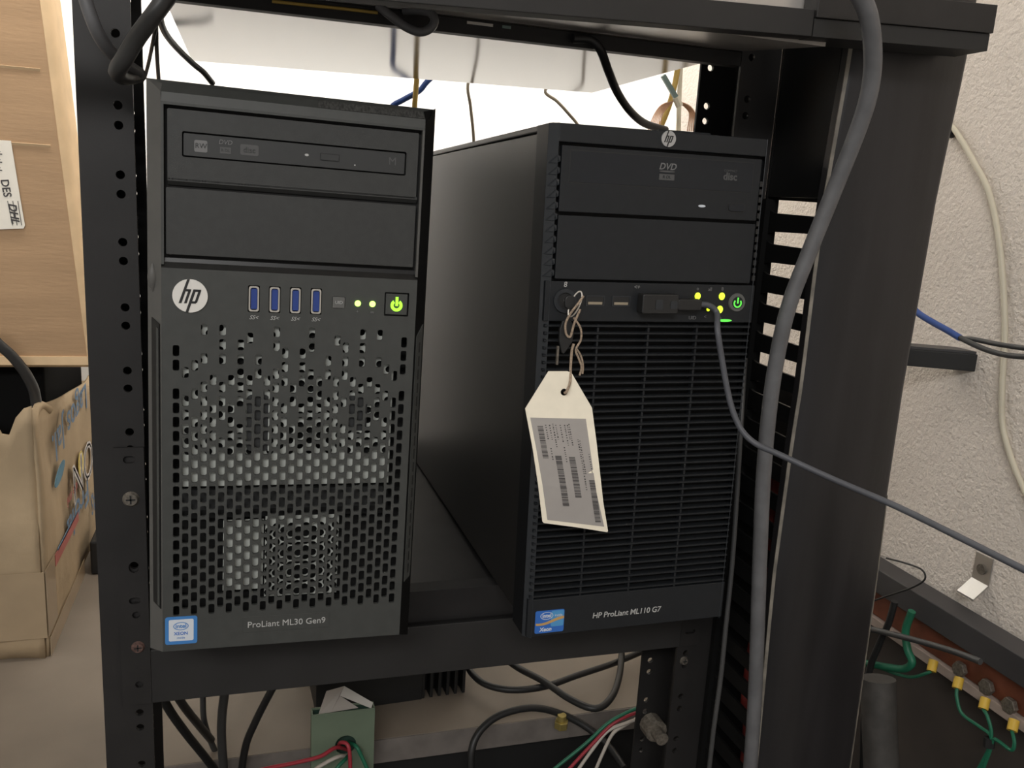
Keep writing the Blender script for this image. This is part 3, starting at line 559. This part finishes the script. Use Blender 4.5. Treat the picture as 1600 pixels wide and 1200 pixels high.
# ------------------------------------------------------------------ cables in front
wire('thick_cable', px([(1335, -25, -.095), (1357, 25, -.092), (1364, 90, -.085), (1357, 150, -.078), (1336, 215, -.068), (1302, 300, -.058), (1266, 390, -.050), (1232, 480, -.045), (1212, 570, -.040), (1200, 660, -.036), (1192, 760, -.034), (1187, 880, -.034), (1183, 1000, -.034), (1179, 1100, -.034), (1170, 1230, -.034)]), .0058, 'cgray', 'thick grey cable hanging from the top rail down past the duct fingers')
wire('thin_cable', px([(1164, 560, .02), (1158, 660, .0), (1151, 780, -.005), (1144, 880, -.01), (1135, 970, -.015), (1126, 1060, -.018), (1115, 1140, -.02), (1105, 1230, -.02)]), .0020, 'cmid', 'thin dark grey cable dropping beside the right server, left of the thick cable')
wire('looped_cable', px([(128, -20, .02), (140, 20, .02), (155, 56, .022), (174, 82, .026), (197, 101, .034), (216, 114, .045)]), .0040, 'cgray', 'grey cable end crossing the top of the left rack post')
wire('bent_cable', px([(272, -20, .0), (243, 20, .0), (216, 56, .004), (194, 92, .01), (183, 112, .022), (195, 120, .036), (217, 116, .05)]), .0052, 'cmid', 'thick black cable bent back at the top of the left rack post')
wire('hanging_cable', px([(243, 0, .2), (245, 30, .24), (240, 60, .26), (233, 95, .3), (226, 122, .33)]), .0016, 'cdark', 'leftmost thin black cable above the grey server, slanting left')
wire('hanging_cable', px([(243, 0, .22), (244, 40, .25), (245, 80, .28), (248, 125, .33)]), .0018, 'cdark', 'second thin black cable above the grey server, hanging straight')
wire('hanging_cable', px([(246, 10, .2), (255, 45, .24), (272, 70, .28), (300, 98, .32), (318, 113, .34), (332, 130, .36)]), .0028, 'cdark', 'black cable curving right behind the top left corner of the grey server')
wire('patch_cable', down([(660, 20, .46), (655, 80, .46), (651, 125, .46), (648, 165, .46)]), .0032, 'cyel', 'mustard yellow patch cable seen above the right end of the grey server')
wire('patch_cable', down([(720, 60, .47), (690, 105, .47), (667, 128, .47), (655, 142, .47), (630, 156, .47), (612, 168, .47)]), .0034, 'cblue', 'blue patch cable crossing behind the mustard one above the grey server')
wire('patch_cable', down([(750, 60, .48), (742, 95, .48), (731, 133, .48), (735, 165, .48), (740, 215, .48)]), .0020, 'ctan', 'thin tan cable hanging in the gap between the two servers')
wire('patch_cable', down([(905, 85, .48), (885, 115, .48), (852, 141, .48), (870, 158, .48), (886, 175, .48), (905, 200, .48)]), .0020, 'ctan', 'thin tan cable slanting down behind the top left of the black server')
wire('power_cord', px([(895, 60, .055), (922, 62, .056), (938, 78, .058), (951, 112, .075), (965, 145, .10), (985, 174, .125), (1008, 193, .15), (1040, 203, .17)]), .0034, 'cdark', 'black power cord drooping from the upper shelf onto the black server')
wire('patch_cable', down([(1064, 60, .34), (1058, 112, .34), (1050, 150, .34), (1040, 180, .34), (1030, 205, .34)]), .0038, 'cyel', 'ochre cable hanging above the round emblem of the black server')
wire('patch_cable', down([(1066, 60, .36), (1063, 115, .36), (1061, 160, .36), (1060, 215, .36)]), .0032, 'ccream', 'cream cable hanging upright beside the ochre cable')
cl = empty('cable_connector', 'teal grey connector with fanned copper wires near the right rack post', 'connector', PY(1050, 140, .47))
o_ = Vector(cl.location)
a, b = PY(1036, 118, .47)-o_, PY(1056, 152, .47)-o_
MB().tube([a, b], .0042, n=4, sub=1).build('connector_body', 'teal', cl); MB().tube([b, PY(1062, 166, .47)-o_], .005, n=8, sub=1).build('connector_collar', 'ccream', cl)
q = MB()
for k in range(7):
    s_ = k*3.0
    q.tube([PY(*t_, .475+.002*k)-o_ for t_ in ((1060, 158), (1078-s_*.2, 166+s_*.3), (1088-s_*.6, 182), (1092-s_, 205))], .0008, n=5, sub=4)
    q.tube([PY(*t_, .475+.002*k)-o_ for t_ in ((1052, 158), (1034+s_*.4, 164+s_*.3), (1022+s_*.7, 180), (1012+s_, 205))], .0008, n=5, sub=4)
o = q.build('copper_strands', 'copperw', cl); o['kind'] = 'stuff'
wire('curled_cable', px([(590, 8, .05), (612, 26, .046), (634, 42, .044), (656, 50, .042), (673, 44, .041), (679, 31, .042), (672, 20, .046), (655, 16, .052), (630, 16, .058)]), .0030, 'cgray', 'grey cable loop curled over the cross bar of the upper shelf')
wire('loose_cable', px([(425, 2, .060), (480, 8, .060), (530, 13, .060), (590, 20, .060)]), .0011, 'cyel', 'thin yellow cord lying along the cross bar of the upper shelf')

# inside the duct
wire('duct_cable', [(cmx+.05, .03, .45), (cmx+.045, .028, .2), (cmx+.05, .03, 0), (cmx+.04, .03, -.3), (cmx+.05, .03, -.8)], .006, 'cmid', 'dark cable running inside the slotted duct, middle one')
wire('duct_cable', [(cmx+.022, .035, .10), (cmx+.020, .03, -.02), (cmx+.012, .02, -.12), (cmx+.02, .02, -.2), (cmx+.03, .03, -.8)], .0055, 'cablered', 'dull red cable showing through the lower slots of the duct')
wire('duct_cable', [(cmx+.075, .02, .45), (cmx+.07, .018, .2), (cmx+.035, .006, .08), (cmx+.03, .004, -.1), (cmx+.06, .006, -.8)], .005, 'cgray', 'grey cable running inside the slotted duct, nearest the cover')

# ------------------------------------------------------------------ right wall
wl = px
zt_ = -.114
ra = empty('wall_rail', 'dark steel rail fixed along the right wall, low beside the duct', 'rail', (XR, 0, zt_))
MB().box(-.045, -.012, -.5, .60, -.030, 0).build('rail_body', 'trunk', ra, bev=.001)
MB().box(-.012, -.0005, -.4, -.36, -.028, -.005).box(-.012, -.0005, .4, .44, -.028, -.005).build('stand_off', 'steel', ra)
wp = MB().box(XR-.012, XR-.0005, -.6, .62, -.9, -.185).build('wall_board', mat('dark_board', (.055, .045, .038), .7, noise=.15, nscale=12)); tag(wp, 'dull dark brown board on the right wall below the copper bar', 'board')
bb = empty('ground_bar', 'reddish copper grounding bar below the dark rail on the right wall', 'grounding bar', (XR, 0, 0))
def PXW(x, y, X): return at(x, y, 'X', X)
c0 = PXW(1600, 1085, XR-.03); c1 = PXW(1440, 985, XR-.03)
zbar = (PXW(1600, 1050, XR-.03).z+PXW(1600, 1125, XR-.03).z)/2
MB().box(-.034, -.028, -.10, .36, zbar-.019, zbar+.028).build('copper_bar', 'busbar', bb, bev=.0005)
MB().box(-.040, -.029, -.10, .40, zbar-.031, zbar-.020).build('white_strip', 'insul', bb, bev=.0005)
nut = None
for x, y in ((1503, 1045), (1545, 1073), (1581, 1102)):
    p = PXW(x, y, XR-.036); mbn = MB(); mbn.loft([[(-.036-k, p.y+.009*math.cos(t*math.pi/3), p.z+.009*math.sin(t*math.pi/3)) for t in range(6)] for k in (0, .006)]); mbn.build('bolt_head', 'dull', bb, bev=.0006)
lugs = [(1457, 1041), (1497, 1068), (1538, 1100), (1583, 1134)]
def lugw(i, x, y, L, words):
    g_ = empty('ground_wire', words, 'wire', PXW(x, y, XR-.05), group='green ground wires on the copper bar')
    o_ = Vector(g_.location)
    p0 = PXW(x+2, y-9, XR-.046)-o_; p1 = PXW(x-2, y+8, XR-.052)-o_
    MB().tube([p0, p1], .0052, n=10, sub=1).build('yellow_crimp', 'ycrimp', g_, smooth=True)
    MB().tube([p1]+[PXW(a_, b_, XR-.055)-o_ for a_, b_ in L], .0019, n=7).build('conductor', 'cgreen', g_, smooth=True)
lugw(0, 1457, 1041, [(1447, 1052), (1425, 1058), (1400, 1053), (1370, 1042), (1340, 1036)], 'green wire in the first yellow crimp from the duct, running left')
lugw(1, 1497, 1068, [(1495, 1090), (1503, 1115), (1530, 1135), (1548, 1150), (1545, 1175), (1528, 1210)], 'green wire in the second yellow crimp from the duct, curving down')
lugw(2, 1538, 1100, [(1543, 1120), (1549, 1145), (1545, 1170), (1524, 1210)], 'green wire in the third yellow crimp from the duct, short drop')
lugw(3, 1583, 1134, [(1585, 1160), (1580, 1172), (1560, 1158), (1552, 1156), (1546, 1175), (1532, 1212)], 'green wire in the fourth yellow crimp, nearest the picture edge')
q = empty('cable_tie', 'black tie around the green wires below the crimps', 'cable tie', PXW(1547, 1160, XR-.055)); MB().tube([PXW(1546, 1153, XR-.055)-q.location, PXW(1545, 1167, XR-.055)-q.location], .0055, n=8, sub=1).build('tie_band', 'prints', q)
wire('ground_wire_bundle', [PXW(a_, b_, XR-.062) for a_, b_ in ((1425, 955), (1415, 985), (1418, 1015), (1425, 1035), (1412, 1045), (1385, 1042), (1340, 1034))], .0045, 'cgreen', 'green wire bundle bending behind the duct under the rail', cat='wire')
wire('grey_cable', [PXW(a_, b_, XR-.085) for a_, b_ in ((1340, 978), (1390, 990), (1440, 1003), (1490, 1018), (1532, 1034))], .0034, 'cmid', 'grey cable slanting across the copper bar under the rail')
wire('thin_cable', [PXW(a_, b_, XR-.07) for a_, b_ in ((1355, 942), (1390, 930), (1425, 918), (1445, 905), (1440, 890), (1415, 880), (1385, 872))], .0011, 'cdark', 'thin dark cable curling over the wall rail beside the duct')
wire('black_cable', [PXW(a_, b_, XR-.07) for a_, b_ in ((1398, 940), (1388, 975), (1372, 1010), (1358, 1050), (1350, 1120), (1348, 1220))], .0040, 'cdark', 'black cable dropping behind the right edge of the duct cover')
wire('grey_column', [PXW(1372, 1060, XR-.12), PXW(1374, 1130, XR-.12), PXW(1380, 1260, XR-.12)], .019, mat('bristle_grey', (.06, .055, .05), .7, noise=.2, nscale=60), 'dull grey vertical conduit below the rail beside the duct', cat='conduit', n=16)
# bracket on the wall
p = PXW(1536, 893, XR)
br = empty('wall_clip', 'bent bright steel clip screwed to the right wall above the rail', 'bracket', (XR, p.y, p.z))
MB().box(-.002, -.0002, -.012, .012, -.012, .020).build('clip_plate', 'steel', br, bev=.0003)
MB().loft([[(-.002, s_, -.012), (-.020, s_, -.027), (-.020, s_, -.029), (-.0002, s_, -.0135)] for s_ in (-.012, .012)]).build('clip_foot', 'steel', br, bev=.0002)
mbn = MB(); mbn.loft([[(-.0021-k, .006*math.cos(t*math.pi/8), .003+.006*math.sin(t*math.pi/8)) for t in range(16)] for k in (0, .002)]); mbn.build('clip_screw', 'dull', br)
# upper tray bar at right with cables
t0_ = at(1405, 544, 'Z', .170); t1_ = at(1660, 565, 'Z', .170)
d_ = (t1_-t0_); n_ = Vector((-d_.y, d_.x, 0)).normalized()
tr = empty('cable_runway', 'black horizontal cable runway between the duct and the right wall', 'cable tray', t0_)
def qd(p, h, o): return (p.x-t0_.x+n_.x*o, p.y-t0_.y+n_.y*o, h)
MB().loft([[qd(p, 0, 0), qd(p, 0, .03), qd(p, -.020, .03), qd(p, -.020, 0)] for p in (t0_, t1_)]).build('front_rung', 'prints', tr, bev=.001)
MB().loft([[qd(p, .003, .002), qd(p, .003, .03), qd(p, .0002, .03), qd(p, .0002, .002)] for p in (t0_, t1_)]).build('top_plate', 'trunk', tr)
wire('blue_cable', [PXW(1425, 480, .70), PXW(1437, 491, .70), PXW(1458, 504, .70), PXW(1480, 516, .70), PXW(1500, 528, .70)], .0032, 'cblue', 'blue cable sleeve emerging behind the right edge of the duct')
wire('grey_cable', [PXW(a_, b_, .70) for a_, b_ in ((1499, 527), (1525, 540), (1555, 551), (1590, 557), (1640, 558))], .0026, 'cmid', 'grey cable continuing from the blue sleeve over the runway, lower strand')
wire('grey_cable', [PXW(a_, b_, .705) for a_, b_ in ((1500, 529), (1520, 530), (1560, 538), (1600, 544), (1640, 548))], .0024, 'cmid', 'grey cable continuing from the blue sleeve over the runway, upper strand')
wire('wall_cable', [PXW(a_, b_, XR-.004) for a_, b_ in ((1480, 190), (1495, 208), (1520, 250), (1545, 300), (1560, 370), (1567, 440), (1570, 520), (1566, 600), (1566, 660), (1578, 710), (1600, 765), (1630, 820))], .0032, 'ccream', 'cream cable running down the textured right wall')
st_ = PXW(1489, 209, XR); s_ = MB().tube([st_, st_+Vector((-.008, 0, 0))], .005, n=10, sub=1).build('wall_anchor', 'prints'); tag(s_, 'small dark wall plug at the top of the cream cable', 'anchor')

# ------------------------------------------------------------------ below the shelf
def BZ(x, y, h=0): return at(x, y, 'Z', BT+h)
def bw(L, h=.006): return [BZ(a_, b_, h) for a_, b_ in L]
low = [
 ([(240, 1060, .2), (262, 1105, .22), (290, 1145, .25), (318, 1180, .28), (345, 1215, .3)], .0042, 'cdark', 'black cable slanting down right of the left post foot, lower one'),
 ([(262, 1060, .2), (285, 1100, .24), (310, 1132, .28), (330, 1156, .31)], .0042, 'cdark', 'short black cable slanting down right of the left post foot, upper one'),
 ([(318, 1050, .3), (317, 1090, .3), (319, 1125, .3), (330, 1160, .31), (350, 1200, .32)], .0032, 'cmid', 'thin grey cable hanging between the slanting cables under the shelf'),
 ([(356, 1050, .25), (350, 1090, .25), (346, 1140, .26), (350, 1215, .27)], .0046, 'cmid', 'thick grey cable hanging straight under the grey server'),
 ([(440, 1050, .25), (418, 1090, .25), (398, 1130, .26), (384, 1165, .27), (376, 1215, .28)], .0040, 'cdark', 'black cable curving down left of the green box')]
for L, r_, mt, lb in low: wire('low_cable', px(L), r_, mt, lb)
wire('bench_cable', bw([(728, 1035), (738, 1053), (760, 1070), (800, 1078), (850, 1073), (900, 1056), (960, 1036), (1010, 1015)], .022), .0042, 'cdark', 'black cable lying on the bench, the nearly level curve')
wire('bench_cable', bw([(790, 1030), (812, 1045), (850, 1065), (890, 1092), (930, 1107), (955, 1090), (968, 1055), (972, 1010)], .030), .0042, 'cdark', 'black cable lying on the bench with a deep U bend')
wire('bench_cable', px([(738, 1230, .25), (736, 1180, .255), (748, 1145, .265), (780, 1118, .275), (830, 1106, .28), (875, 1115, .28), (915, 1135, .27), (950, 1165, .25), (975, 1200, .22)]), .0042, 'cdark', 'black cable arching over the front edge of the bench')
hs = empty('finned_device', 'black finned power unit on the bench under the shelf', 'device', BZ(610, 1100))
o_ = Vector(hs.location); p0 = BZ(500, 1112)-o_; p1 = BZ(725, 1080)-o_
ang = math.atan2(p1.y-p0.y, p1.x-p0.x); hs.rotation_euler = (0, 0, ang)
wd = (p1-p0).length
MB().box(-wd*.5, wd*.22, 0, .12, 0, .085).build('housing', 'prints', hs, bev=.001)
f0 = MB().box(0, .0035, 0, .11, 0, .080).build('fin', 'prints', hs); f0.location = (wd*.22, .002, 0)
for k in range(1, 6): dup(f0, hs, (.0105*k, 0, 0))
MB().box(wd*.22, wd*.22+.058, .02, .11, 0, .07).build('core', 'dark', hs)
gb = empty('junction_box', 'small pale green junction box with a round cable hole, on the bench edge', 'junction box', PY(540, 1160, .262))
o_ = Vector(gb.location)
q0 = PY(487, 1118, .262)-o_; q1 = PY(586, 1108, .262)-o_; q2 = PY(587, 1190, .262)-o_
hc = PY(540, 1164, .262)-o_
plate([(q0.x, q2.z-.012), (q1.x, q2.z-.012), (q1.x, q1.z+.001), (q0.x, q0.z)], [circ(hc.x, hc.z, .0115, 18)], 0, .0015, 'front_plate', 'greenbox', gb)
MB().box(q0.x, q0.x+.0015, .0015, .014, q2.z-.012, q0.z).box(q1.x-.0015, q1.x, .0015, .014, q2.z-.012, q0.z).box(q0.x, q1.x, .0125, .014, q2.z-.012, q0.z).build('box_walls', 'greenbox', gb)
MB().box(q0.x+.002, q1.x-.002, .011, .0125, q2.z-.01, q0.z-.002).build('box_inside', mat('box_inside', (.02, .05, .035), .7), gb)
pp = empty('folded_paper', 'folded white paper tucked behind the top of the green junction box', 'paper', PY(538, 1108, .275))
o_ = Vector(pp.location)
qq = MB(); qq.face([tuple(PY(*t_)-o_) for t_ in ((497, 1118, .268), (510, 1080, .29), (538, 1072, .285), (517, 1113, .268))]); qq.build('left_fold', 'paper2', pp, solid=.0005)
qq = MB(); qq.face([tuple(PY(*t_)-o_) for t_ in ((517, 1113, .268), (531, 1087, .280), (560, 1106, .268))]); qq.build('middle_fold', 'paper2', pp, solid=.0005)
qq = MB(); qq.face([tuple(PY(*t_)-o_) for t_ in ((538, 1072, .286), (583, 1098, .270), (580, 1107, .266), (531, 1087, .279))]); qq.build('right_fold', 'paper', pp, solid=.0005)
for L, mt, lb in (([(528, 1168, .275), (533, 1160, .255), (545, 1168, .245), (548, 1215, .24)], 'cred', 'red wire dropping straight from the green box hole'),
                  ([(545, 1172, .27), (525, 1168, .25), (500, 1182, .24), (460, 1192, .235), (420, 1200, .23), (370, 1212, .22)], 'cred', 'red wire running left from the green box hole'),
                  ([(550, 1182, .27), (530, 1182, .25), (505, 1194, .24), (485, 1208, .23)], 'cwhite', 'white wire running left below the red wire'),
                  ([(548, 1176, .272), (540, 1186, .248), (530, 1196, .24), (515, 1216, .235)], 'cgreen', 'green wire leaving the green box hole downward left'),
                  ([(540, 1158, .275), (556, 1166, .255), (565, 1182, .25), (580, 1215, .245)], 'cgreen', 'green wire leaving the green box hole downward right')):
    wire('box_wire', px(L), .0021, mt, lb, cat='wire')
for i, (L, mt, lb) in enumerate((([(1000, 1105, .2), (980, 1113, .2), (950, 1130, .2), (915, 1162, .2), (868, 1200, .2), (845, 1220, .2)], 'cgreen', 'green wire slanting down left from the right post, topmost of four'),
                  ([(1000, 1112, .2), (980, 1119, .2), (955, 1133, .2), (925, 1163, .2), (888, 1203, .2), (875, 1220, .2)], 'cred', 'red wire slanting down left from the right post'),
                  ([(1000, 1122, .2), (978, 1130, .2), (950, 1142, .2), (928, 1168, .2), (902, 1205, .2), (893, 1225, .2)], 'cwhite', 'white wire beside the red wire, upper of two white ones'),
                  ([(1000, 1120, .205), (975, 1134, .205), (958, 1146, .205), (945, 1170, .205), (930, 1205, .205), (924, 1225, .205)], 'cwhite', 'white wire hanging steepest near the right post'))):
    wire('loose_wire', px(L), .0019, mt, lb, cat='wire')
bz = MB(); c_ = BZ(882, 1146); 
bz.loft([[(c_.x+.0085*math.cos(t*math.pi/3), c_.y+.0085*math.sin(t*math.pi/3), BT+z) for t in range(6)] for z in (0, .009)])
bz.loft([[(c_.x+.0055*math.cos(t*math.pi/6), c_.y+.0055*math.sin(t*math.pi/6), BT+z) for t in range(12)] for z in (.009, .017)])
bo = bz.build('brass_bolt', 'brass', bev=.0005); bo.location.y = .012; tag(bo, 'brass hex bolt standing at the bench edge', 'bolt')

# ------------------------------------------------------------------ cardboard boxes at left
XB = -.20
def PB(x, y, X=XB): return at(x, y, 'X', X)
cb = empty('cardboard_box', 'old crumpled open cardboard box with blue print and tape, on the bench', 'box', (XB, .555, BT))
tl = PB(50, 640); tr_ = PB(140, 588)
Yf, Yb = .555, .97
def wob(a_, s_=.006): return s_*math.sin(a_*7.3)+s_*.5*math.sin(a_*17+1)
def wallgrid(name, fn, nu, nv, mt, th=.004):
    mb = MB(); V = [[fn(u/nu, v/nv) for u in range(nu+1)] for v in range(nv+1)]
    mb.loft(V, cap=False, closed=False); o = mb.build(name, mt, cb, smooth=True, solid=th); return o
# rim height along the right face follows the torn edge
def rim(t): return (tl.z-BT)+(tr_.z-tl.z)*t-.006*math.sin(t*math.pi)
def right_fn(u, v):
    Y = u*(Yb-Yf); zt = rim(u); return (wob(u*.8+v*.5, .003)+(.010*(1-v)*(1-u) if 0 else 0), Y, v*zt)
wallgrid('right_wall', right_fn, 16, 14, 'card2')
def front_fn(u, v):
    X = -.34*(1-u); notch = .030*math.exp(-((u-.915)/.03)**2)+.012*math.sin(u*23)*.5
    return (X, wob(u*1.3+v*.9, .004), v*(rim(0)+.0-notch))
wallgrid('front_wall', front_fn, 40, 14, 'card2')
wallgrid('left_wall', lambda u, v: (-.34, u*(Yb-Yf), v*(rim(0))), 4, 4, 'card2')
wallgrid('back_wall', lambda u, v: (-.34*(1-u), Yb-Yf, v*(rim(1)-.01)), 4, 4, 'card2')
MB().box(-.33, -.01, .01, Yb-Yf-.01, .0, .004).build('box_floor', 'card2', cb)
# crumpled roll of the torn flap at the corner
MB().tube([PB(50, 700, XB-.006)-cb.location, PB(54, 650, XB-.006)-cb.location, PB(62, 634, XB-.006)-cb.location, PB(74, 640, XB-.004)-cb.location], lambda t: .004+.003*t, n=8).build('torn_flap', 'card2', cb, smooth=True)
# tape on the near corner and bottom
MB().loft([[(x+.0045 if x > -.01 else x, y-.007, z) for x, y in ((-.30, 0), (-.05, 0), (.0, -.0))] for z in (.03, .12)], cap=False, closed=False).build('packing_tape', 'tape', cb, solid=.0006)
MB().loft([[(.0055, y, z) for y in (-.005, .03, .05)] for z in (.03, .12)], cap=False, closed=False).build('packing_tape', 'tape', cb, solid=.0006)
MB().loft([[(.0058, y, z) for y in (.0, .1, .25)] for z in (.0, .026)], cap=False, closed=False).build('packing_tape', 'tape', cb, solid=.0006)
def bt(s_, x, y, size, mt, ang=math.pi, xs=1, bold=0.0, shear=0):
    p = PB(x, y)-cb.location
    return text(s_, size, (.0062, p.y, p.z), mt, cb, name='print', angle=ang, plane='YZ', xs=xs, bold=bold, shear=shear)
bt('Lagos Jal.', 104, 655, .058, 'lblue', math.pi+.06, xs=1.25, bold=.0004)
bt('SON', 128, 722, .085, 'lpale', math.pi, xs=1.3, bold=.0012); bt('SON', 128, 722, .085, 'lblue', math.pi, xs=1.3, bold=-.0022)
bt('FRUTAS', 146, 770, .05, 'lblue', math.pi, xs=.7)
bt('Frola', 116, 795, .058, 'lblue', math.pi+.05, xs=1.5, bold=.0006); bt('de mi', 106, 772, .022, 'lred', math.pi, xs=1.6, bold=.0004)
for (x0, y0, x1, y1), mt in (((78, 868, 118, 855), 'lred'), ((82, 858, 122, 843), 'lblue')):
    a_ = PB(x0, y0)-cb.location; b_ = PB(x1, y1)-cb.location; h_ = .016 if mt == 'lred' else .004
    MB().box(.0058, .0064, a_.y, b_.y, a_.z-h_, a_.z).build('print', mt, cb)
p = PB(86, 740)-cb.location; mbn = MB(); mbn.loft([[(xx, p.y+.035*math.cos(t*math.pi/8), p.z+.010*math.sin(t*math.pi/8)+.006*math.cos(t*math.pi/8)) for t in range(16)] for xx in (.0056, .0064)]); mbn.build('print', 'inkblue', cb)
p = PB(120, 725)-cb.location; mbn = MB(); mbn.loft([[(xx, p.y+.022*math.cos(t*math.pi/8), p.z+.020*math.sin(t*math.pi/8)) for t in range(16)] for xx in (.0056, .0061)]); mbn.build('print', 'lyel', cb)
# upper box
Y1 = .64
a_ = PY(100, 175, Y1); b_ = PY(151, 565, Y1)
ub = empty('cardboard_box', 'tall plain brown cardboard box with a shipping label, standing behind the rack post', 'box', (b_.x, Y1, b_.z))
sl_ = (a_.x-b_.x)/(a_.z-b_.z)
def ubp(x, y, z): return (x+sl_*z, y, z)
H_ = .62
MB().loft([[ubp(-.36, 0, z), ubp(-.010, 0, z), ubp(-.010, .075, z), ubp(-.36, .075, z)] for z in (.006, H_)]).build('carton', 'card', ub)
MB().loft([[ubp(-.010, -.001, z), ubp(-.004, .003, z), ubp(.0, .012, z), ubp(0, .075, z), ubp(-.012, .075, z), ubp(-.012, .002, z)] for z in (.0, H_)]).build('side_panel', 'cardL', ub, smooth=True)  # lamp-lit side of the carton, painted in paler cardboard
MB().loft([[ubp(x, -.002, .007), ubp(x, -.003, -.004), ubp(x, .004, -.008), ubp(x, .075, -.008), ubp(x, .075, .0055)] for x in (-.36, .0)]).build('bottom_fold', 'cardL', ub)
for y_ in (108, 226):
    z_ = PY(60, y_, Y1).z-b_.z; MB().loft([[ubp(-.34, -.0016, z_+.002), ubp(-.34, .001, z_-.002)], [ubp(-.02, -.0016, z_+.0005), ubp(-.02, .001, z_-.0035)]], cap=False, closed=False).build('crease', 'cardL', ub, solid=.0006)
lb0 = [PY(x, y, Y1-.002)-Vector(ub.location) for x, y in ((-40, 216), (17, 220), (32, 312), (39, 352), (37, 357), (-40, 360))]
lbl = MB().loft([[(p.x, yy, p.z) for p in lb0] for yy in (-.0022, -.0014)]).build('shipping_label', 'label', ub)
def lt(s_, x, y, size, mt='printdk', bold=.0003, **k):
    p = PY(x, y, Y1-.002)-Vector(ub.location); text(s_, size, (p.x, -.0024, p.z), mt, lbl, angle=-math.pi/2+.12, bold=bold, depth=.0002, **k)
lt('DES', 9, 294, .0125, bold=.0002); lt('DHL', 21, 333, .0125, shear=.3, bold=.0004, mt='printdk')
q = MB()
for k in range(9):
    pa = PY(1+(k % 3)*3, 232+k*4.2, Y1)-Vector(ub.location); q.box(pa.x-.012, pa.x-.002, -.0026, -.0021, pa.z-.0012, pa.z)
for k in range(3):
    pa = PY(12+k*8, 314, Y1)-Vector(ub.location); pb_ = PY(20+k*7, 352, Y1)-Vector(ub.location); q.loft([[(pa.x, -.0025, pa.z), (pa.x+.0008, -.0025, pa.z)], [(pb_.x, -.0025, pb_.z), (pb_.x+.0008, -.0025, pb_.z)]], cap=False, closed=False)
q.build('label_lettering', 'printdk', lbl)['kind'] = 'stuff'
# added dark block: shade inside the open box, also carries the upper carton
zc_ = b_.z-.008-BT-.005
ic = empty('equipment_case', 'dark case inside the open cardboard box, under the tall brown box', 'case', (-.37, .78, BT+.0045))
MB().box(-.155, .160, -.10, .17, 0, zc_-.0045+.004).build('case_body', mat('case_matte', (.010, .010, .010), .95, spec=.05), ic, bev=.004)
wire('box_cable', px([(-40, 500, .58), (-5, 535, .585), (22, 560, .595), (45, 592, .61), (56, 625, .625), (60, 700, .64), (60, 850, .64)]), .0065, 'cmid', 'dark cable dropping into the open cardboard box')
o = MB().box(-.215+.03, -.13, .80, .90, BT+.0005, BT+.055).build('small_black_adapter', 'prints', bev=.003); tag(o, 'small black adapter on the bench behind the left rack post', 'adapter')
